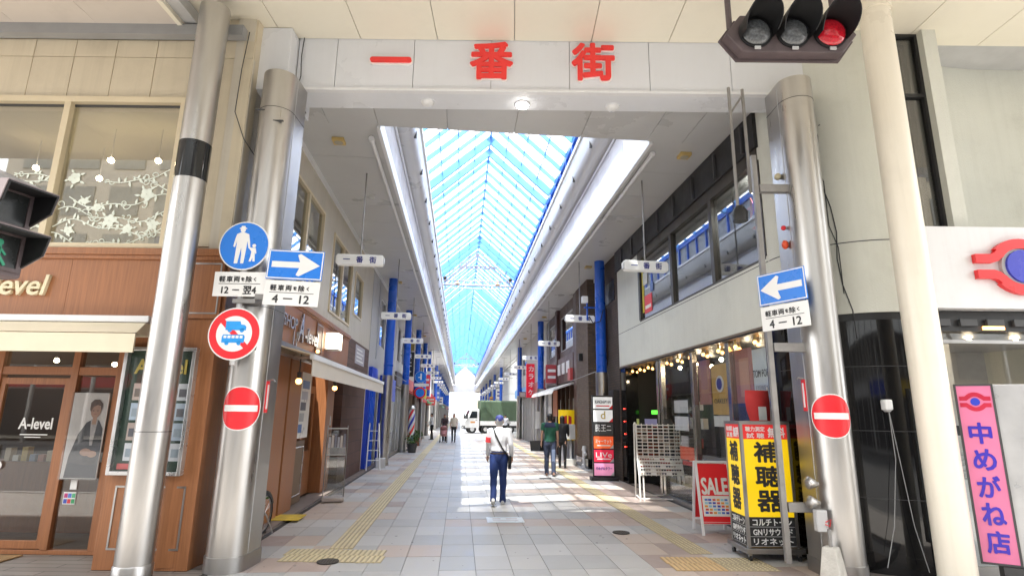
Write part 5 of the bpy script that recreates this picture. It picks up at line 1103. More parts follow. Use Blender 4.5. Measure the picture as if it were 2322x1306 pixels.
for s in (-1, 1):
    for x in (-.2, .2): obj('rail', B().bar((x, s * .38, 0), (x * .7, s * .03, 1.35), .035, .02), white, t)
for k in range(4): obj('rung', B().box(-.19 + .012 * k, .19 - .012 * k, -.32 + .085 * k, -.26 + .085 * k, .28 * (k + 1) - .01, .28 * (k + 1) + .01), white, t)
tag(obj('white_box', B().box(-.15, .15, -.15, .15, 0, .28), mat('carton_white', (.6, .58, .55), .7), loc=(-2.42, 18.4, 0), rot=.2, bev=.01), 'small white carton at the foot of the first blue pillar', 'carton')
tag(obj('door_mat', B().box(-.5, .3, -.25, .25, .0015, .012), mat('mat_yellow', (.6, .42, .05), .8, var=.3, sc_=6), loc=(-2.75, 9.75, .03), rot=0), 'yellow door mat in front of the salon side door', 'mat')
tag(obj('door_mat', B().box(-.9, .3, -.3, .3, .0015, .014), mat('mat_brown', (.35, .22, .1), .8, var=.4, sc_=6), loc=F(-6.0, 6.75, 0), rot=-CA), 'brown and yellow door mat before the salon front door', 'mat')
t = thing('barber_pole', 'red white and blue striped barber pole on the left pavement', 'barber pole', (-2.2, 26.6, 0))
obj('post', B().lathe([(.2, 0), (.2, .05), (.05, .08), (.05, .4)], n=16), dark_grey, t); obj('cap', B().lathe([(.17, .38), (.17, .46)], n=18), steel, t); obj('cap', B().lathe([(.17, 1.8), (.17, 1.86), (.08, 1.98), (.02, 2.0)], n=18), steel, t)
cb_ = B(); N, Mz = 24, 30; vs = []
for j in range(Mz + 1):
    for k in range(N): a = 2 * math.pi * k / N + j * .16; vs.append((.15 * math.cos(a), .15 * math.sin(a), .46 + 1.34 * j / Mz))
fs = []; ms = []
for j in range(Mz):
    for k in range(N): fs.append((j * N + k, j * N + (k + 1) % N, (j + 1) * N + (k + 1) % N, (j + 1) * N + k)); ms.append([0, 0, 1, 1, 2, 2][(k // 2) % 6] if 0 else (0 if k % 12 < 3 else 1 if k % 12 < 6 else 2 if k % 12 < 9 else 1))
cb_.add(vs, fs); cb_.m = ms; obj('striped_cylinder', cb_, [mat('barber_red', (.7, .04, .04), .3), mat('barber_white', (.8, .8, .8), .3), mat('barber_blue', (.04, .06, .45), .3)], t, smooth=True)
# planters
def leaves(b, c, rx, rz, n, seed, s=.06):
    rr = random.Random(seed)
    for _ in range(n):
        while 1:
            p = Vector((rr.uniform(-1, 1), rr.uniform(-1, 1), rr.uniform(-1, 1)))
            if p.length < 1: break
        p = Vector((c[0] + p.x * rx, c[1] + p.y * rx, c[2] + p.z * rz)); d = Vector((rr.uniform(-1, 1), rr.uniform(-1, 1), rr.uniform(-.3, 1))).normalized(); e = d.cross(Vector((rr.uniform(-1, 1), rr.uniform(-1, 1), rr.uniform(-1, 1)))).normalized(); q = s * rr.uniform(.6, 1.3)
        b.add([p, p + d * q * .5 + e * q * .3, p + d * q, p + d * q * .5 - e * q * .3], [(0, 1, 2, 3)])
    return b
leafm = mat('leaf', (.07, .15, .03), .5, var=.4, sc_=20); terra = mat('terracotta', (.35, .14, .08), .7)
for i, (x, y, lab) in enumerate(((-2.0, 25.1, 'dark planter box of green plants at the foot of the second blue pillar'), (-2.15, 30.2, 'terracotta pot with a bushy green plant farther along the left pavement'))):
    t = thing('potted_plant', lab, 'plant', (x, y, 0))
    obj('pot', B().lathe([(.16, 0), (.22, .35), (.23, .38), (.2, .38), (.18, .34)], n=16), terra if i else dark_grey, t); obj('foliage', leaves(B(), (0, 0, .55), .27, .22, 260, i, .09), leafm, t)
t = thing('flower_planter', 'green foliage with orange red flowers behind the left pillar', 'plant', (-2.9, 8.65, 0))
obj('pot', B().lathe([(.12, 0), (.16, .28), (.17, .3)], n=14), terra, t); obj('foliage', leaves(B(), (0.02, 0, .46), .17, .17, 240, 8, .08), leafm, t)
for k, (x, z) in enumerate(((.08, .72), (.15, .68))): obj('flower', leaves(B(), (x, -.05, z), .055, .05, 60, 20 + k, .05), mat('flower_red', (.6, .1, .05), .5), t)
# black vertical sign, road sign and karaoke sign projecting into the arcade
t = thing('vertical_sign', 'black vertical shop sign with white brushed lettering above the left pavement', 'shop sign', (-2.45, 26.6, 3.3))
obj('case', B().box(-.24, .24, -.06, .06, 0, 1.15), ink, t); obj('frame', B().grid('y', -.064, -.06, (-.24, .24, 0, 1.15), [(-.22, .22, .02, 1.13)]), grey, t); obj('top_emblem', B().box(-.22, .22, -.05, .05, 1.2, 1.6), mat('emblem_gold', (.3, .22, .06), .5), t); obj('bracket', B().box(-.4, -.24, -.02, .02, .95, 1.0), grey, t)
for k, c in enumerate('味仁汁'): txt(c, .26, sign_white, t, (0, -.066, .95 - .37 * k), ext=.001, bold=.006)
t = thing('karaoke_sign', 'red vertical karaoke sign with white lettering on the right side', 'shop sign', (4.1, 33, 2.6))
obj('case', B().box(-.28, .28, -.1, .1, 0, 1.95), mat('karaoke_red', (.55, .01, .03), .4, emit=.12), t, bev=.02); obj('bracket', B().box(.28, .5, -.03, .03, 1.5, 1.56), grey, t)
for k, c in enumerate('カラオケ'): txt(c, .36, sign_white, t, (0, -.102, 1.66 - .45 * k), ext=.001, bold=.012)
t = thing('cycle_road_sign', 'blue round road sign with plate and no-parking disc below on the left side', 'road sign', (-2.12, 30, 2.4))
obj('pole', B().tube([(.12, .05, -2.4), (.12, .05, 1.6)], .03, 8), lgrey, t); disc_sign(t, 0, 1.1, .3, 0, ((.3, sign_white, 'rim'), (.29, sign_blue, 'blue_plate'))); obj('arrow', B().box(-.02, .06, -.012, -.008, .95, 1.28).box(-.12, -.02, -.012, -.008, 1.05, 1.1), sign_white, t)
obj('time_plate', B().box(-.32, .32, -.006, .002, .6, .76), sign_white, t); disc_sign(t, 0, .28, .3, 0, ((.3, red, 'red_rim'), (.22, sign_blue, 'blue_field')))
# utility boxes on the right
t = thing('meter_cabinet', 'white utility box on a thin post by the brick building', 'utility box', (3.82, 19.6, 0))
obj('cabinet', B().box(-.15, .15, -.1, .1, .85, 1.35), mat('box_white', (.6, .6, .58), .5), t, bev=.01); obj('post', B().box(-.03, .03, -.03, .03, .1, .85), grey, t); obj('footing', B().box(-.16, .16, -.12, .12, 0, .2), mat('footing', (.55, .54, .5), .8), t)
t = thing('hydrant', 'white pipe hydrant beside the utility box', 'hydrant', (4.12, 18.8, 0))
obj('body', B().lathe([(.1, 0), (.1, .1), (.07, .12), (.07, .5), (.09, .55), (.06, .68)], n=14), white, t, smooth=True); obj('outlet', B().tube([(0, -.05, .45), (0, -.16, .42)], .05, 10), white, t)
t = thing('sign_drum', 'yellow cylindrical sign drum with red print outside the brown restaurant', 'standing sign', (4.05, 21.5, 0))
obj('drum', B().lathe([(.32, .75), (.32, 1.85)], n=24), mat('drum_yellow', (.8, .55, .01), .4, emit=.08), t, smooth=True); obj('stand', B().lathe([(.26, 0), (.26, .75)], n=20), mat('drum_base', (.3, .3, .33), .5), t, smooth=True)
obj('print_mark', B().prism([(-.2, 1.3), (-.05, 1.3), (-.05, 1.65), (-.2, 1.6)], 'y', -.325, -.3), mat('print_red', (.6, .05, .03), .5), t); obj('print_mark', B().prism([(.0, 1.1), (.12, 1.05), (.12, 1.6), (.0, 1.65)], 'y', -.33, -.3), mat('print_red', (.6, .05, .03), .5), t)
t = thing('umbrella_stand', 'black box planter stand at the foot of the second right pillar', 'stand', (3.75, 26.9, 0)); obj('tub', B().loft([(0, 0, 0, .4, .3), (0, 0, .45, .45, .34), (0, 0, .45, .38, .28), (0, 0, .4, .36, .27)], 4), ink, t)
tag(obj('pole_notice', B().box(-.1, .1, -.005, .005, 0, .8), sign_white, loc=(3.72, 27.28, 1.0)), 'white paper notice tied to the second right pillar', 'notice')
t = thing('camera_bracket', 'white surveillance camera on a blue bracket on the first right pillar', 'camera', (3.9, 15.95, 4.9)); obj('arm', B().box(-.35, 0, -.02, .02, -.15, -.11).box(-.28, -.24, -.02, .02, -.5, .2), blue_paint, t); obj('housing', B().box(-.42, -.24, -.08, .08, .0, .2), sign_white, t, bev=.02)
obj('cable', B().tube([(-.2, 0, -.4), (-.1, -.1, -.62), (.1, -.12, -.55), (.2, -.1, -.2)], .015, 6), ink, t)
tag(obj('cross_wire', B().tube([(-2.5, 19.2, 3.05), (-2.4, 25.4, 3.0)], .012, 5), grey), 'thin grey rail between the first two left blue pillars', 'rail')
tag(obj('cross_wire', B().tube([(4.0, 16.0, 2.95), (4.1, 21, 2.9)], .014, 5), grey), 'thin grey rail from the first right blue pillar along the brick wall', 'rail')

# projecting shop signs farther along
ps_ = [(-2.3, 34.5, 2.5, .5, .55, (.55, .6, .1), 'yellow green'), (-2.35, 39.5, 3.2, .45, 1.0, (.6, .05, .06), 'red'), (-2.2, 42.5, 2.2, .7, .6, (.65, .08, .07), 'broad red'), (-2.35, 58.5, 2.8, .5, 1.2, (.1, .2, .5), 'blue'), (-2.3, 66, 2.6, .6, .8, (.6, .6, .58), 'white'), (3.95, 24.5, 3.0, .5, .8, (.3, .04, .05), 'maroon'), (4.0, 36.5, 2.7, .45, .35, (.2, .14, .12), 'small brown'), (3.9, 58, 3.1, .5, 1.0, (.65, .63, .58), 'pale'), (3.95, 72, 2.8, .55, .9, (.6, .3, .06), 'orange')]
for i, (x, y, z, w_, h, c, nm) in enumerate(ps_):
    sd_ = 'left' if x < 0 else 'right'
    t = thing('projecting_sign', '%s projecting shop sign hanging on the %s side of the arcade' % (nm, sd_), 'shop sign', (x, y, z), 0, 'projecting shop signs along the arcade')
    obj('case', B().box(-w_ / 2, w_ / 2, -.06, .06, 0, h), mat('psign_%d' % i, c, .4, emit=.05), t, bev=.015); s_ = -1 if x < 0 else 1
    obj('bracket', B().box(min(s_ * w_ / 2, s_ * .5), max(s_ * w_ / 2, s_ * .5), -.02, .02, h * .7, h * .7 + .04), grey, t)
    for k in range(2): obj('print_band', B().box(-w_ * .35, w_ * .35, -.064, -.06, h * (.25 + .35 * k), h * (.4 + .35 * k)), sign_white if c[0] < .6 or c[1] < .3 else navy, t)
# ================================================================ shops farther along the arcade
def shop(name, label, side, y0, y1, h, wall, fascia, ground, wins, depth=6, fz=(2.75, 3.4), open_=None, awning=None, band=None):
    X = LX if side < 0 else RX; s = side
    t = thing(name, label, 'building', (X, (y0 + y1) / 2, 0))
    def bx(nm, a, c, ya, yb, za, zb, m, parent=None, **k):   # a..c depth behind the frontage (positive inwards)
        x0, x1 = X + s * a, X + s * c
        return obj(nm, B().box(min(x0, x1), max(x0, x1), ya, yb, za, zb), m, parent or t, W=True, **k)
    g = B(); x0, x1 = sorted((X, X + s * .2)); g.grid('x', x0, x1, (y0 + .02, y1 - .02, fz[0], h), wins)
    obj('upper_wall', g, wall, t, W=True)
    bx('party_wall', .2, depth, y0 + .02, y0 + .2, 0, h, wall); bx('party_wall', .2, depth, y1 - .2, y1 - .02, 0, h, wall); bx('back_wall', depth, depth + .2, y0, y1, 0, h, wall); bx('roof_slab', .2, depth, y0 + .2, y1 - .2, h - .2, h, grey)
    for (a, c, za, zb) in wins:
        fr_ = obj('window', B().grid('x', min(X + s * .03, X + s * .1), max(X + s * .03, X + s * .1), (a, c, za, zb), [(a + .05, c - .05, za + .05, zb - .05)]), lgrey, t, W=True)
        obj('window_pane', B().box(min(X + s * .06, X + s * .07), max(X + s * .06, X + s * .07), a + .05, c - .05, za + .05, zb - .05), glass('side_glass', (.5, .52, .5), .3, .65), fr_, W=True)
        bx('dark_backing', .4, .42, a, c, za, zb, dark_grey)
    if fascia: bx('sign_board', -.1, .0, y0 + .15, y1 - .15, fz[0] + .05, fz[1], fascia, bev=.01)
    bx('shop_ceiling', .2, depth, y0 + .2, y1 - .2, fz[0] - .08, fz[0], dark_grey); bx('shop_back', 2.2, 2.3, y0 + .2, y1 - .2, 0, fz[0] - .1, ground)
    yy = y0 + .25; rr = random.Random(int(y0 * 10))
    while yy < y1 - .8:
        w_ = rr.uniform(.8, 1.5); bx('shop_pier', .0, .22, yy, yy + .16, 0, fz[0] - .08, wall)
        if rr.random() < .65: bx('shop_door', .1, .13, yy + .2, min(yy + w_, y1 - .3), .05, 2.15, pane_dark); bx('display', .5, .9, yy + .25, min(yy + w_ - .1, y1 - .4), 0, rr.uniform(.7, 1.3), mat('goods_%d' % rr.randrange(6), [(.5, .45, .4), (.3, .1, .08), (.15, .2, .3), (.55, .5, .3), (.2, .3, .15), (.6, .58, .55)][rr.randrange(6)], .6))
        else: bx('shutter', .1, .14, yy + .2, min(yy + w_, y1 - .3), .0, 2.3, mat('shutter_grey', (.42, .42, .42), .45, var=.1))
        yy += w_ + .05
    if awning: obj('awning', B().prism([(X + s * .0, fz[0] + .02), (X - s * .75, fz[0] - .35), (X - s * .75, fz[0] - .5), (X - s * .73, fz[0] - .5), (X - s * .73, fz[0] - .37), (X + s * .0, fz[0] - .02)][::-s], 'y', y0 + .4, y1 - .4), awning, t, W=True)
    return t, bx
grey_w = mat('grey_siding', (.5, .49, .47), .6, var=.06, dirt=.2); white_w = mat('white_siding', (.66, .65, .62), .6, var=.05, dirt=.2); beige_w = mat('beige_tile', (.5, .44, .36), .6, var=.08, dirt=.2); brown_w = mat('brown_siding', (.1, .06, .05), .5, var=.1)
blue_shop = mat('blue_shop_paint', (.03, .08, .62), .35, var=.06)
t, bx = shop('blue_shop', 'grey shop building with bright blue doors beside the first blue pillar', -1, 17.55, 24.4, 9.5, grey_w, None, dark_grey, [(19.5, 20.8, 3.9, 5.6), (22, 23.4, 3.9, 5.6)])
bx('blue_fascia', -.12, -.01, 17.7, 18.9, 2.5, 3.05, blue_shop); bx('blue_fascia', -.16, -.01, 20.2, 23.8, 2.1, 2.95, blue_shop); bx('blue_door', -.06, .08, 17.75, 18.9, .02, 2.5, blue_shop)
for k in range(4): bx('blue_slat', -.1, -.06, 17.85 + .27 * k, 17.93 + .27 * k, .05, 2.45, blue_paint)
bx('blue_door', -.3, .05, 20.3, 21.4, .02, 2.1, blue_shop); bx('door_sign', -.2, -.16, 20.5, 20.8, 2.45, 2.6, sign_white)
bx('seam_strip', -.02, -.004, 18.9, 19.0, 3.4, 6.2, lgrey)
t, bx = shop('cream_shop', 'pale two-storey shop with striped pole outside on the left', -1, 24.4, 30.4, 9.5, white_w, mat('board_dark', (.12, .1, .1), .4), dark_grey, [(25.2, 26.2, 3.9, 5.4), (27.2, 28.6, 3.9, 5.4)])
shop('red_board_shop', 'shop with red sign board past the barber on the left', -1, 30.4, 36.6, 9.5, beige_w, mat('board_red', (.5, .05, .05), .4, emit=.05), dark_grey, [(31.5, 33, 3.9, 5.4)], awning=mat('awn_red', (.55, .06, .06), .7))
shop('brown_board_shop', 'brown fronted shop before the cross street on the left', -1, 36.6, 44, 9.5, brown_w, mat('board_cream', (.6, .55, .45), .4), dark_grey, [(38, 40, 3.9, 5.4)], awning=mat('awn_green', (.1, .3, .12), .7))
cols = [((.55, .06, .05), white_w), ((.1, .2, .5), beige_w), ((.6, .5, .1), grey_w), ((.2, .4, .25), white_w), ((.6, .58, .52), beige_w), ((.5, .1, .2), grey_w)]
nl = ['white', 'beige', 'grey', 'white', 'beige', 'grey']; fl = ['red', 'blue', 'yellow', 'green', 'cream', 'crimson']
for i in range(6):
    y0 = 54.5 + 11.7 * i
    shop('far_shop', '%s far shop with %s sign board on the left, %s past the cross street' % (nl[i], fl[i], ordn[i]), -1, y0, y0 + 11.6, 9.5 + i % 3, cols[i][1], mat('farb_%d' % i, cols[i][0], .4, emit=.05), dark_grey, [(y0 + 1, y0 + 4, 3.9, 5.4), (y0 + 6, y0 + 10, 3.9, 5.4)], awning=mat('fara_%d' % i, cols[(i + 2) % 6][0], .7) if i % 2 else None)
# --- right side
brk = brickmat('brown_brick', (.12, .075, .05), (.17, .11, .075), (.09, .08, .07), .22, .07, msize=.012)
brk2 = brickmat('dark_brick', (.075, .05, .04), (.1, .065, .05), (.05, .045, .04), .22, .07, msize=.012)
t = thing('brick_building', 'dark brown brick building beside the optician on the right', 'building', (RX, 17, 0))
def bb(nm, x0, x1, y0, y1, z0, z1, m, **k): return obj(nm, B().box(x0, x1, y0, y1, z0, z1), m, t, W=True, **k)
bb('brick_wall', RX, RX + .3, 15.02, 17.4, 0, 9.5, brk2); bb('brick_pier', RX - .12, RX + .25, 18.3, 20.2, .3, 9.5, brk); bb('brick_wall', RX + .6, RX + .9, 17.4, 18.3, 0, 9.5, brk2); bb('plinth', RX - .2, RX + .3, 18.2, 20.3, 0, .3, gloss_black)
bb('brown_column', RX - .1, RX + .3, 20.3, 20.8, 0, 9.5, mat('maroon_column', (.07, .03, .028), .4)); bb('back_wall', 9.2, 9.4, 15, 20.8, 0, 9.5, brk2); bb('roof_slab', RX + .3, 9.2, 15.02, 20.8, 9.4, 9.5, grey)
bb('signboard', RX - .1, RX, 16.2, 17.2, 3.1, 4.8, brown_w); bb('wall_vent', RX - .02, RX, 15.3, 16.9, 4.9, 5.5, black); bb('black_cabinet', RX - .16, RX, 15.1, 15.6, 1.0, 2.35, black)
lamp_ = bb('wall_lantern', RX - .25, RX - .12, 19.1, 19.25, 3.5, 3.75, black)
t, bx = shop('brown_restaurant', 'brown restaurant building with upper windows and white lettered board on the right', 1, 20.8, 28.2, 9.5, brown_w, mat('board_brown', (.1, .05, .045), .4), dark_grey, [(21.4, 24.2, 4.3, 5.8), (24.8, 27.4, 4.3, 5.8)], fz=(2.9, 4.0))
for k in range(5): bx('board_letter', -.13, -.1, 21.6 + 1.0 * k, 22.2 + 1.0 * k, 3.3, 3.75, sign_white)
bx('red_board', -.2, -.1, 21.0, 21.5, 2.95, 3.4, mat('brd_red', (.55, .08, .08), .4)); bx('brown_column', -.15, .0, 24.3, 24.7, 0, 6.2, mat('maroon_column', (.07, .03, .028), .4))
sc_cloth = mat('white_shade', (.7, .68, .65), .7)
obj('shade_awning', B().prism([(RX - .02, 2.9), (RX - .8, 2.6), (RX - .85, 2.45), (RX - .8, 2.55), (RX - .02, 2.82)], 'y', 21.2, 27.6), sc_cloth, t, W=True)
bx('orange_banner', -.5, -.48, 22.2, 23.2, 1.6, 2.6, mat('ban_orange', (.45, .16, .08), .6)); bx('white_banner', -.55, -.53, 23.3, 24.1, 1.6, 2.6, sc_cloth)
shop('karaoke_shop', 'grey karaoke building with maroon trim on the right', 1, 28.2, 36.2, 10, grey_w, mat('board_maroon', (.35, .04, .05), .4), dark_grey, [(29, 31, 4.2, 5.6)])
shop('corner_shop', 'grey corner shop before the cross street on the right', 1, 36.2, 44, 10, grey_w, mat('board_blue', (.1, .3, .6), .4, emit=.05), dark_grey, [(37, 39, 4.2, 5.6)])
# the white panelled building past the cross street, panel by panel
t = thing('panel_building', 'large building faced with pale grey panels past the cross street on the right', 'building', (4.6, 56, 0))
pmt = mat('pale_panel', (.6, .61, .6), .45, var=.05, sc_=1); obj('core', B().box(4.7, 16, 55.1, 84, 0, 13), grey, t, W=True)
m1 = mesh('facade_panel', B().box(-.03, .03, -.68, .68, -.73, .73), pmt); m2 = mesh('facade_panel', B().box(-.68, .68, -.03, .03, -.73, .73), pmt)
for k in range(20):
    for j in range(7): obj('facade_panel', m1, None, t, (4.66, 55.8 + 1.42 * k, 2.8 + 1.5 * j), W=True)
for k in range(7):
    for j in range(7): obj('facade_panel', m2, None, t, (5.4 + 1.42 * k, 55.06, 2.8 + 1.5 * j), W=True)
obj('shop_front', B().box(4.6, 4.7, 55.2, 83, 0, 2.0), dark_grey, t, W=True); obj('blue_window', B().box(4.9, 6.2, 55.0, 55.08, .6, 2.6), mat('bright_blue_sign', (.15, .45, .75), .4, emit=.2), t, W=True)
for i in range(4):
    y0 = 84.5 + 10.2 * i
    shop('far_shop', '%s far shop with %s sign board on the right, %s past the panelled building' % (nl[(i + 1) % 6], fl[(i + 3) % 6], ordn[i]), 1, y0, y0 + 10, 10, cols[(i + 1) % 6][1], mat('farb_%d' % ((i + 3) % 6), cols[(i + 3) % 6][0], .4, emit=.05), dark_grey, [(y0 + 1, y0 + 4, 3.9, 5.4)])
# buildings flanking the open street beyond the roof
for i in range(6):
    s = -1 if i % 2 else 1; y0 = 128 + 24 * (i // 2); h = (14, 18, 22, 16, 26, 20)[i]; x0 = 5.5 if s > 0 else -16
    t = thing('street_building', 'pale %s building in the sunlit street beyond the arcade, %s block' % ('right-hand' if s > 0 else 'left-hand', ['nearest', 'middle', 'farthest'][i // 2]), 'building', (x0 + 5, y0, 0))
    obj('wall', B().box(x0, x0 + 10.5, y0, y0 + 22, 0, h), (white_w, beige_w, grey_w)[i % 3], t, W=True)
    for k in range(5):
        for j in range(int(h / 3.4)): obj('window', B().box(x0 + 1 + 1.9 * k, x0 + 2.2 + 1.9 * k, y0 - .05, y0 + .02, 1.5 + 3.2 * j, 3 + 3.2 * j), mat('hazed_window', (.4, .46, .54), .4), t, W=True)  # pale window colour stands in for haze down the street
t = thing('street_building', 'tall building in haze-blue tone closing the far end of the street', 'building', (0, 330, 0)); obj('wall', B().box(-14, 3, 330, 350, 0, 30), mat('hazed_blue', (.55, .6, .66), .7), t, W=True)  # distance haze put into the pale bluish wall colour
for k in range(7):
    for j in range(8): obj('window', B().box(-13 + 2.2 * k, -11.6 + 2.2 * k, 329.9, 330.05, 2 + 3.4 * j, 4 + 3.4 * j), mat('hazed_window', (.4, .46, .54), .4), t, W=True)
# cross-street flank blocks so that the gap reads as a street
for i, (x0, x1, y0, y1, h, m) in enumerate(((-30, -9.2, 37, 44, 9, beige_w), (-30, -3.2, 62, 75, 8, white_w), (10, 30, 37, 44, 9, white_w), (17, 34, 55, 70, 10, beige_w))):
    t = thing('side_street_building', ['beige', 'white', 'white', 'beige'][i] + ' building standing back along the cross street, ' + ['left near corner', 'left far corner', 'right near corner', 'right far corner'][i], 'building', ((x0 + x1) / 2, y0, 0)); obj('wall', B().box(x0, x1, y0, y1, 0, h), m, t, W=True)
    yf = y1 + .03 if i in (0, 2) else y0 - .03
    for k in range(5): obj('window', B().box(x0 + 1.5 + 3.5 * k, x0 + 3 + 3.5 * k, yf - .05, yf + .02, 3.5, 5.2), dark_grey, t, W=True)
# ================================================================ across the road behind the camera (seen in the glass)
for i in range(5):
    u0 = -30 + 12 * i; h = (21, 23, 22, 24, 21)[i]; t = thing('opposite_building', ['beige', 'grey', 'white', 'brown', 'cream'][i] + ' shop building across the road, %s from the left' % ordn[i], 'building', F(u0 + 6, -17.5), -CA)
    obj('wall', B().box(u0, u0 + 11.8, -26, -17.5, 0, h), (beige_w, grey_w, white_w, brown_w, cream)[i], t, rot=-CA, W=True)
    for k in range(4):
        for j in range(6): obj('window', B().box(u0 + 1 + 2.7 * k, u0 + 2.8 + 2.7 * k, -17.5, -17.44, 3.8 + 2.9 * j, 5.6 + 2.9 * j), mat('opposite_window', (.26, .25, .22), .3), t, rot=-CA, W=True)
    obj('shop_front', B().box(u0 + .4, u0 + 11.4, -17.5, -17.42, .2, 2.7), black, t, rot=-CA, W=True); obj('sign_board', B().box(u0 + .4, u0 + 11.4, -17.5, -17.35, 2.8, 3.5), (red, white, blue_shop, yellow, woodm)[i], t, rot=-CA, W=True)
t = thing('opposite_canopy', 'curved ribbed canopy along the far pavement across the road', 'canopy', F(0, -14.5, 0), -CA)
for k in range(21):
    u = -30 + 3 * k; obj('rib', B().tube([(u, -13.2, 5.2), (u, -13.6, 5.9), (u, -14.6, 6.4), (u, -16, 6.6), (u, -17.3, 6.6)], .07, 6), dark_grey, t, rot=-CA, W=True); obj('post', B().tube([(u, -14, 0), (u, -14, 6.1)], .1, 8), steel, t, rot=-CA, W=True)
obj('roof_sheet', B().add([(-31, -13.2, 5.3), (31, -13.2, 5.3), (31, -14.6, 6.5), (-31, -14.6, 6.5), (31, -17.3, 6.7), (-31, -17.3, 6.7)], [(0, 1, 2, 3), (3, 2, 4, 5)]), mat('canopy_sheet', (.6, .6, .58), .6), t, rot=-CA, W=True)
# ================================================================ people
skin = mat('skin', (.5, .29, .2), .5, var=.06, sc_=12); hairb = mat('black_hair', (.012, .01, .009), .45)
def remesh(b, vox, it=3):
    me = bpy.data.meshes.new('tmp'); me.from_pydata(b.v, [], b.f); o = bpy.data.objects.new('tmp', me); col.objects.link(o)
    m = o.modifiers.new('r', 'REMESH'); m.mode = 'VOXEL'; m.voxel_size = vox; m2 = o.modifiers.new('s', 'SMOOTH'); m2.iterations = it; m2.factor = .5
    dg = bpy.context.evaluated_depsgraph_get(); out = bpy.data.meshes.new_from_object(o.evaluated_get(dg)); out.polygons.foreach_set('use_smooth', [True] * len(out.polygons))
    bpy.data.objects.remove(o); bpy.data.meshes.remove(me); return out
def fold(me, amp, fr):
    "cloth folds as small displacements"
    from mathutils import noise
    for v in me.vertices: v.co += v.normal * amp * noise.noise(Vector((v.co.x * fr, v.co.y * fr, v.co.z * fr * .45)))
def person(label, loc, rz, h, top, bottom, legs, arms, sleeve=1, shoes=black, hair='short', hairm=hairb, skirt=0, vox=.016, slim=1, group=None, seat=None, cap=None, shirt_len=.86, lean=0):
    t = thing('person', label, 'person', loc, rz, group); k = h / 1.7; t.scale = (k, k, k)
    J = {}
    for i, s in enumerate((-1, 1)):
        a, bnd, o_ = legs[i]; hp = Vector((s * .088, 0, 0)); kn = hp + Vector((s * o_, math.sin(a), -math.cos(a))) * .42; an = kn + Vector((0, math.sin(a - bnd), -math.cos(a - bnd))) * .405
        ft = a - bnd * (.9 if bnd > .3 else .3)
        J[s] = [hp, kn, an, a - bnd]
    zl = min(J[s][2].z - (.07 if True else 0) for s in J); z0 = -zl if seat is None else seat
    U = Vector((0, 0, z0))
    for s in J: J[s][:3] = [p + U for p in J[s][:3]]
    T = U + Vector((0, 0, 0)); fw = math.sin(lean)
    def tp(x, y, z): return (x, y + fw * (z), z0 + z)          # torso point relative to hip height
    A = {}
    for i, s in enumerate((-1, 1)):
        f_, e_, o_ = arms[i]; sh = Vector(tp(s * .185 * slim, -.005, .525)); el = sh + Vector((s * math.sin(o_), math.sin(f_), -math.cos(f_) * math.cos(o_))).normalized() * .285; wr = el + Vector((s * math.sin(o_) * .3, math.sin(f_ + e_), -math.cos(f_ + e_))).normalized() * .245
        A[s] = [sh, el, wr, (wr - el).normalized()]
    # the body, one surface
    b = B()
    def tors(b, g, z1=.56, za=-.06):
        rg = [(-.06, .145, .1), (.03, .165, .115), (.12, .15, .105), (.22, .14, .098), (.33, .16, .11), (.44, .178, .112), (.52, .165, .092), (.565, .1, .07)]
        b.loft([(0, fw * z, z0 + z, (rx + g) * slim, ry + g) for z, rx, ry in rg if za <= z <= z1], 20)
    tors(b, -.012)
    nk = Vector(tp(0, .0, .54)); hd_ = Vector(tp(0, .035, .70))
    b.tube([nk, Vector(tp(0, .02, .64))], [.06, .055], 12)
    b.loft([(hd_.x, hd_.y + dy, hd_.z + dz, rx, ry) for dz, rx, ry, dy in ((-.115, .03, .04, .035), (-.095, .05, .06, .02), (-.06, .066, .08, .01), (0, .075, .096, 0), (.05, .076, .098, -.005), (.09, .062, .08, -.008), (.115, .035, .045, -.01))], 18)
    b.sph((hd_.x, hd_.y + .1, hd_.z - .02), .017, 8)
    for s in (-1, 1): b.sph((s * .077, hd_.y - .005, hd_.z - .01), .022, 8, 1.3)
    for s in (-1, 1):
        hp, kn, an, ra = J[s]; b.tube([hp + Vector((0, 0, .04)), hp * .5 + kn * .5, kn, kn * .6 + an * .4, an], [.075, .066, .048, .046, .034], 12)
        sh, el, wr, d = A[s]; b.tube([sh, sh * .5 + el * .5, el, el * .6 + wr * .4, wr], [.045, .041, .034, .033, .024], 12)
        side = d.cross(Vector((0, 1, 0))); side = side.normalized() if side.length > .1 else Vector((1, 0, 0)); fwv = side.cross(d).normalized()
        if fwv.y < 0: fwv = -fwv
        b.tube([wr - d * .01, wr + d * .04, wr + d * .085], [.024, .03, .028], 10)
        for q, (o_, ln) in enumerate(((-.024, .06), (-.008, .072), (.008, .067), (.023, .052))):
            p0 = wr + d * .07 + fwv * o_; b.tube([p0, p0 + d * ln * .55 - Vector((s * .006, 0, 0)), p0 + d * ln - Vector((s * .02, 0, 0))], [.0105, .01, .008], 6)
        p0 = wr + d * .03 + fwv * .024; b.tube([p0, p0 + d * .03 + fwv * .02, p0 + d * .06 + fwv * .024], [.012, .011, .008], 6)
    me = remesh(b, min(vox, .012), 1); me.materials.append(skin); obj('body', me, None, t)
    # trousers or skirt
    b = B(); tors(b, .004, .14, -.06)
    for s in (-1, 1):
        hp, kn, an, ra = J[s]; b.tube([hp + Vector((0, 0, .06)), hp + Vector((0, 0, -.04)), hp * .5 + kn * .5, kn, kn * .5 + an * .5, an + Vector((0, 0, -.035))], [.1, .1, .088, .07, .066, .062] if not skirt else [.08, .08, .07, .058, .05, .044], 14)
    me = remesh(b, vox, 2); fold(me, .009, 14); me.materials.append(bottom); obj('trousers', me, None, t)
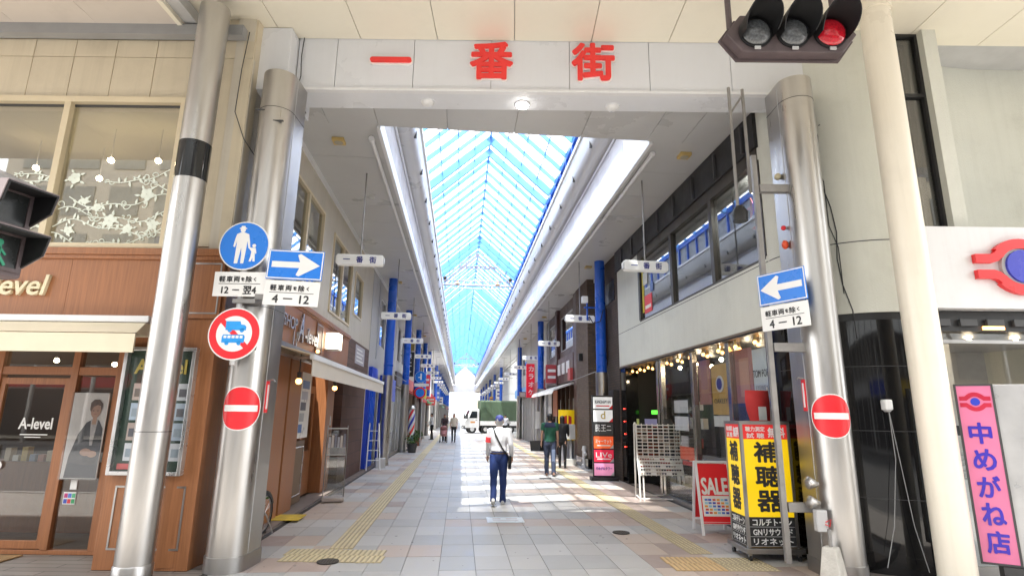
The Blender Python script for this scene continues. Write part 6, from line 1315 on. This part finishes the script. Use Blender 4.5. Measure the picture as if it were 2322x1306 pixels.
    # top
    b = B(); tors(b, .014, .57, shirt_len - .88)
    for s in (-1, 1):
        sh, el, wr, d = A[s]
        if sleeve == 1: b.tube([sh + Vector((-s * .04, 0, .0)), sh, sh * .5 + el * .5, el, el * .5 + wr * .5, wr + d * -.01], [.062, .066, .06, .052, .048, .038], 14)
        elif sleeve: b.tube([sh + Vector((-s * .04, 0, 0)), sh, sh * (1 - sleeve) + el * sleeve], [.062, .066, .06], 14)
    me = remesh(b, vox, 2); fold(me, .008, 13); me.materials.append(top); obj('shirt', me, None, t)
    # shoes
    for s in (-1, 1):
        hp, kn, an, ra = J[s]; lift = an.z - .07; pit = max(-1.1, min(.2, -lift * 6)) if lift > .01 else 0
        cs, sn = math.cos(pit), math.sin(pit); q = B()
        for (yy, zz, rx, rz) in ((-.08, .03, .032, .03), (-.03, .035, .038, .04), (.04, .03, .042, .035), (.11, .022, .045, .022), (.165, .016, .03, .014)): pass
        secs = [(-.085, .035, .03, .034), (-.03, .04, .036, .042), (.05, .034, .04, .034), (.12, .024, .043, .024), (.17, .018, .028, .015)]; n = 10; vs = []
        for yy, zz, rx, rz_ in secs:
            for e in range(n):
                a = 2 * math.pi * e / n; x_ = rx * math.cos(a); z_ = max(-zz, rz_ * math.sin(a)) + zz - .07; Y_, Z_ = yy * cs - z_ * sn, yy * sn + z_ * cs; vs.append((an.x + x_, an.y + Y_, an.z + Z_))
        q.add(vs, [(i * n + e, i * n + (e + 1) % n, (i + 1) * n + (e + 1) % n, (i + 1) * n + e) for i in range(4) for e in range(n)] + [tuple(range(n))[::-1], tuple(4 * n + e for e in range(n))])
        obj('shoe', q, shoes, t, smooth=True)
    # hair, cap, face
    if hair:
        hb = B(); hb.loft([(0, hd_.y + dy, hd_.z + dz, rx, ry) for dz, rx, ry, dy in (((-.09, .05, .03, -.055), (-.05, .072, .05, -.045)) if hair == 'short' else ((-.22, .07, .035, -.06), (-.12, .08, .05, -.055), (-.05, .083, .06, -.045))) + ((.0, .081, .08, -.03), (.05, .084, .1, -.016), (.09, .072, .09, -.012), (.125, .04, .05, -.012))], 16)
        me = remesh(hb, .014, 1); fold(me, .006, 40); me.materials.append(hairm); obj('hair', me, None, t)
    if cap:
        cb = B().loft([(0, hd_.y - .012, hd_.z + dz, r_, r_ * 1.2) for dz, r_ in ((.012, .084), (.05, .087), (.09, .078), (.12, .054), (.132, .02))], 18); co = obj('cap', cb, cap, t, smooth=True)
        obj('cap_brim', B().prism([(.07 * math.cos(a), hd_.y + .07 + .11 * max(0, math.sin(a))) for a in [math.pi * e / 10 for e in range(11)]], 'z', hd_.z + .02, hd_.z + .028), cap, co)
    for s in (-1, 1): obj('eye', B().sph((s * .03, hd_.y + .088, hd_.z + .008), .009, 6), ink, t)
    obj('mouth', B().box(-.022, .022, hd_.y + .08, hd_.y + .087, hd_.z - .062, hd_.z - .055), mat('lip', (.35, .13, .11), .5), t)
    return t, A, J, z0, hd_
wsh = mat('white_shirt', (.76, .76, .8), .8, var=.04, sc_=10); nvt = mat('navy_trousers', (.018, .042, .17), .8, var=.15, sc_=14); grn = mat('green_polo', (.012, .085, .05), .8, var=.1); nvy = mat('navy_yoke', (.012, .018, .05), .8); den = mat('dark_denim', (.03, .04, .075), .85, var=.25, sc_=12); blk = mat('black_cloth', (.012, .012, .014), .8); crm = mat('cream_top', (.66, .6, .5), .8); wsn = mat('white_shoe', (.7, .7, .7), .5); ltd = mat('light_denim', (.16, .2, .3), .85, var=.25)
ghair = mat('grey_hair', (.4, .39, .38), .7)
t, A, J, z0, hd_ = person('old man in white shirt, navy trousers and blue cap walking away with shoulder bag', (.78, 11.25, 0), R(-4), 1.64, wsh, nvt, ((-.16, .42, .02), (.1, .05, .0)), ((.1, .25, .12), (-.12, .35, .2)), 1, wsn, 'short', ghair, cap=mat('cap_blue', (.035, .045, .2), .7), shirt_len=.92, vox=.013)
sb_ = mat('bag_strap', (.02, .018, .016), .6)
def onb(a, z, rx=.185, ry=.128): return (rx * math.sin(a), -ry * math.cos(a), z0 + z)
obj('bag_strap', B().tube([(-.1, .03, z0 + .585), (-.115, -.06, z0 + .56), onb(-.4, .45, .195, .132), onb(-.05, .32, .18, .13), onb(.4, .18, .18, .13), onb(.9, .06, .2, .14), (.2, .0, z0 + .0)], .016, 6), sb_, t, smooth=True)
obj('shoulder_bag', B().box(.185, .25, -.1, .12, z0 - .22, z0 + .04), mat('bag_black', (.02, .02, .022), .6), t, bev=.02)
obj('belt', B().loft([(0, 0, z0 + .07, .178, .124), (0, 0, z0 + .1, .176, .123)], 20), mat('belt', (.05, .035, .03), .6), t)
el, wr = A[-1][1], A[-1][2]; sh = A[-1][0]; c0 = sh * .35 + el * .65; d_ = (el - sh).normalized()
obj('red_armband', B().tube([c0 - d_ * .05, c0 + d_ * .05], [.069, .067], 14), mat('armband_red', (.7, .05, .06), .7), t, smooth=True)
obj('collar', B().loft([(0, .0, z0 + .56, .075, .07), (0, .01, z0 + .6, .066, .066)], 16), wsh, t, smooth=True)
t, A, J, z0, hd_ = person('man in green and navy polo shirt with patched jeans walking away', (2.58, 16.3, 0), R(-6), 1.69, grn, den, ((.14, .06, .01), (-.12, .3, .01)), ((.05, .2, .16), (.0, .3, .12)), .62, mat('brown_shoe', (.25, .14, .1), .6), 'short', vox=.015, shirt_len=.88)
obj('shirt_yoke', B().loft([(0, 0, z0 + .44, .198, .131), (0, 0, z0 + .52, .186, .112), (0, 0, z0 + .575, .12, .09)], 18), nvy, t, smooth=True)
hp, kn, an, ra = J[1]; obj('jeans_patch', B().box(kn.x - .05, kn.x + .05, kn.y - .1, kn.y - .07, kn.z - .3, kn.z + .25), ltd, t, bev=.02)
person('woman in black clothes half hidden behind the green-shirted man', (3.35, 18.6, 0), R(-10), 1.62, blk, blk, ((.1, .05, 0), (-.1, .2, 0)), ((.1, .3, .12), (.3, .9, .1)), 1, black, 'long', vox=.02, slim=.92, skirt=1)
person('woman in cream top and black trousers walking toward the camera', (-.33, 33.8, 0), R(176), 1.63, crm, blk, ((.12, .05, 0), (-.12, .25, 0)), ((.1, .3, .1), (-.1, .3, .1)), .7, black, 'long', mat('brown_hair', (.05, .028, .02), .5), skirt=1, vox=.02, slim=.88)
t, *_ = person('woman in dark clothes pushing a stroller toward the camera', (-.88, 34.4, 0), R(178), 1.58, mat('dark_top', (.05, .03, .035), .8), blk, ((.15, .05, 0), (-.15, .3, 0)), ((.55, .75, .05), (.55, .75, .05)), 1, black, 'long', vox=.02, slim=.92)
person('person in white shirt and black trousers standing by the left shops', (-1.75, 36.8, 0), R(100), 1.62, mat('pale_shirt', (.6, .6, .6), .8), blk, ((.05, .03, 0), (-.05, .08, 0)), ((.5, .9, .1), (.2, .4, .1)), 1, black, 'short', vox=.02)
# stroller
t = thing('stroller', 'red and pink stroller pushed by the woman in dark clothes', 'stroller', (-.9, 33.55, 0), 0)
pk2 = mat('stroller_pink', (.45, .2, .2), .7, var=.3, sc_=14); obj('seat', B().loft([(0, .05, .35, .16, .16), (0, .02, .5, .19, .2), (0, .1, .75, .18, .12)], 14), pk2, t, smooth=True); obj('canopy', B().sph((0, .12, .78), .22, 12, .8), mat('stroller_canopy', (.25, .1, .1), .7), t, smooth=True)
for s in (-1, 1):
    obj('frame_rail', B().tube([(s * .2, -.25, .1), (s * .2, .1, .55), (s * .2, .5, 1.0)], .014, 6).tube([(s * .2, .35, .1), (s * .2, .1, .55)], .014, 6), black, t)
    for y in (-.25, .35): obj('wheel', B().tube([(s * .2 - .02, y, .09), (s * .2 + .02, y, .09)], .09, 14), black, t)
obj('handle', B().tube([(-.2, .5, 1.0), (.2, .5, 1.0)], .016, 6), black, t)
# ================================================================ bicycles
def bicycle(label, loc, rz, frame_m, r=.27, basket=True):
    t = thing('bicycle', label, 'bicycle', loc, rz); L = .92
    for y in (0, L):
        w_ = obj('wheel', B().add([], []).lathe([(.001, 0), (.002, .001)]), steel, t) if 0 else None
        tb_ = B(); N = 32; n = 8; vs = []
        for i in range(N):
            a = 2 * math.pi * i / N
            for q in range(n): c = 2 * math.pi * q / n; rr = r - .018 + .018 * math.cos(c); vs.append((.018 * math.sin(c), y + rr * math.cos(a), r + rr * math.sin(a)))
        tb_.add(vs, [(i * n + q, i * n + (q + 1) % n, ((i + 1) % N) * n + (q + 1) % n, ((i + 1) % N) * n + q) for i in range(N) for q in range(n)])
        w_ = obj('wheel', tb_, black, t, smooth=True)
        rb = B(); 
        for i in range(N): a, c = 2 * math.pi * i / N, 2 * math.pi * (i + 1) / N; rb.bar((0, y + (r - .04) * math.cos(a), r + (r - .04) * math.sin(a)), (0, y + (r - .04) * math.cos(c), r + (r - .04) * math.sin(c)), .022, .012, (1, 0, 0))
        obj('rim', rb, steel, w_)
        sb2 = B().tube([(-.03, y, r), (.03, y, r)], .02, 8)
        for i in range(18): a = 2 * math.pi * i / 18; sb2.tube([(.015 * (-1) ** i, y, r), (0, y + (r - .04) * math.cos(a), r + (r - .04) * math.sin(a))], .002, 3)
        obj('spokes', sb2, steel, w_)
        mg = B(); 
        for i in range(10): a, c = R(20 + 14 * i), R(34 + 14 * i); mg.bar((0, y + (r + .02) * math.cos(a), r + (r + .02) * math.sin(a)), (0, y + (r + .02) * math.cos(c), r + (r + .02) * math.sin(c)), .045, .004, (1, 0, 0))
        obj('mudguard', mg, black, t)
    f_ = B(); BB = (0, .4, r); ST = (0, .3, .62); HT = (0, .78, .72)
    for a, c in ((BB, ST), (BB, (0, .8, .6)), ((0, .3, .45), (0, .79, .66)), ((0, .8, .58), HT), (BB, (0, 0, r)), (ST, (0, 0, r)), ((0, .8, .58), (0, L, r))): f_.tube([a, c], .017, 8)
    obj('frame', f_, frame_m, t, smooth=True); obj('saddle', B().loft([(0, .3, .7, .06, .12), (0, .28, .74, .09, .13), (0, .27, .76, .07, .1)], 12), black, t, smooth=True); obj('seat_post', B().tube([ST, (0, .29, .7)], .013, 6), steel, t)
    obj('handlebar', B().tube([(-.27, .68, .9), (-.2, .74, .92), (0, .78, .88), (.2, .74, .92), (.27, .68, .9)], .013, 6).tube([HT, (0, .78, .88)], .013, 6), steel, t); obj('crank', B().tube([(-.02, .4, r), (.04, .4, r)], .07, 16).bar((.05, .4, r), (.05, .46, r - .15), .02, .01).bar((-.05, .4, r), (-.05, .34, r + .15), .02, .01), steel, t)
    obj('kickstand', B().tube([(.04, 0, r), (.14, -.06, .0)], .01, 6).tube([(-.04, 0, r), (-.14, -.06, .0)], .01, 6), steel, t)
    if basket:
        bk = B()
        for k in range(6): bk.tube([(-.15 + .06 * k, .88, .62), (-.17 + .068 * k, .86, .86)], .004, 4).tube([(-.15 + .06 * k, 1.08, .64), (-.17 + .068 * k, 1.12, .88)], .004, 4)
        for z in (.62, .7, .78, .87): bk.tube([(-.16, .87, z), (.16, .87, z), (.16, 1.1, z), (-.16, 1.1, z), (-.16, .87, z)], .004, 4)
        obj('basket', bk, grey, t)
    return t
bicycle('small-wheeled bicycle parked half behind the left stainless pillar', (-2.72, 8.66, 0), R(172), mat('bike_green', (.2, .3, .05), .4))
bicycle('bicycle parked by the blue shop doors', (-2.72, 21.9, 0), R(5), dark_grey, .32)
# rider on a scooter by the truck
t = thing('scooter', 'black motor scooter ridden beside the truck', 'scooter', (3.4, 42.6, 0), R(-20))
obj('body_shell', B().loft([(0, -.25, .3, .16, .4), (0, -.3, .55, .17, .42), (0, -.3, .72, .13, .35)], 14), ink, t, smooth=True); obj('leg_shield', B().box(-.2, .2, .38, .46, .2, .95), ink, t, bev=.03); obj('floor_board', B().box(-.15, .15, 0, .42, .22, .3), ink, t); obj('handlebar', B().tube([(-.32, .36, 1.0), (0, .44, .98), (.32, .36, 1.0)], .02, 6), black, t)
for y in (-.55, .62): obj('wheel', B().tube([(-.05, y, .22), (.05, y, .22)], .22, 18), black, t)
person('rider in white shirt and dark helmet on the scooter beside the truck', (3.36, 42.4, 0), R(-20), 1.66, wsh, blk, ((1.2, 1.2, .1), (1.2, 1.2, .1)), ((.8, .5, .1), (.8, .5, .1)), 1, black, None, cap=ink, vox=.022, seat=.8)
# ================================================================ the truck
t = thing('truck', 'white cab truck with green tarpaulin cover crossing the arcade', 'truck', (.35, 49.2, 0), R(7))
tk = mat('truck_white', (.75, .75, .74), .25, var=.03); tp_ = mat('green_tarp', (.06, .098, .055), .6, var=.2, sc_=2, bump=.3, bsc=6)
# along +x from the front bumper
cab = [(0, .45), (-.02, .95), (.12, 1.15), (.42, 1.95), (.55, 2.02), (1.15, 2.02), (1.2, 1.98), (1.2, .45)]
obj('cab', B().prism(cab, 'y', -.85, .85), tk, t, bev=.04)
obj('side_window', B().prism([(.35, 1.25), (.55, 1.82), (1.02, 1.82), (1.02, 1.25)], 'y', -.858, -.85), mat('truck_glass', (.02, .025, .03), .08), t); obj('side_window', B().prism([(.35, 1.25), (.55, 1.82), (1.02, 1.82), (1.02, 1.25)], 'y', .85, .858), MT['truck_glass'], t)
obj('windscreen', B().add([(.135, -.75, 1.2), (.135, .75, 1.2), (.395, .72, 1.88), (.395, -.72, 1.88), (.125, -.75, 1.21), (.125, .75, 1.21), (.385, .72, 1.89), (.385, -.72, 1.89)], [(0, 1, 2, 3), (4, 7, 6, 5), (0, 4, 5, 1), (2, 6, 7, 3)]), MT['truck_glass'], t)
dr_ = obj('door', B().prism([(.3, .6), (.28, 1.2), (.5, 1.9), (1.08, 1.9), (1.08, .6)], 'y', -.856, -.851), tk, t); obj('door_mark', B().box(.45, .85, -.862, -.856, .85, 1.0), mat('mark_orange', (.6, .3, .1), .5), dr_); obj('door_handle', B().box(.88, 1.02, -.87, -.856, 1.08, 1.12), dark_grey, dr_)
obj('bumper', B().box(-.08, .2, -.84, .84, .35, .6), dark_grey, t, bev=.02)
for s in (-1, 1): obj('headlight', B().box(-.06, .02, s * .65 - .14, s * .65 + .14, .65, .85), sign_white, t); obj('mirror', B().box(.1, .2, s * 1.0 - .08, s * 1.0 + .08, 1.2, 1.6), black, t)
obj('orange_marker', B().box(.6, .8, -.2, .2, 2.02, 2.1), mat('marker_orange', (.7, .25, .05), .4), t)
obj('chassis', B().box(.3, 4.9, -.4, .4, .45, .62), black, t); obj('cargo_bed', B().box(1.28, 5.0, -.92, .92, .66, 1.02), tk, t, bev=.015); obj('side_guard', B().box(1.9, 3.6, -.9, -.86, .35, .58), black, t)
tb_ = B().prism([(-.9, 1.0), (-.9, 2.62), (-.82, 2.74), (.82, 2.74), (.9, 2.62), (.9, 1.0)], 'x', 1.3, 4.98); obj('tarpaulin', tb_, tp_, t, bev=.03)
for x in (2.2, 3.1, 4.0): obj('tarp_rib', B().box(x - .02, x + .02, -.915, -.9, 1.0, 2.62), tp_, t)
for x, s in ((.62, -1), (.62, 1), (1.75, -1), (1.75, 1), (3.9, -1), (3.9, 1)):
    w_ = obj('wheel', B().tube([(x, s * .62, .34), (x, s * .84, .34)], .34, 22), black, t, smooth=True); obj('hub', B().tube([(x, s * .84, .34), (x, s * .86, .34)], .17, 16), lgrey, w_)
obj('number_plate', B().box(-.1, -.085, -.17, .17, .42, .52), sign_white, t); obj('rear_lamp', B().box(4.98, 5.01, -.85, -.6, .5, .62), red, t)
for k in range(7): obj('tarp_rope', B().tube([(1.5 + .52 * k, -.93, 1.25), (1.62 + .52 * k, -.94, .95)], .01, 4), dark_grey, t)
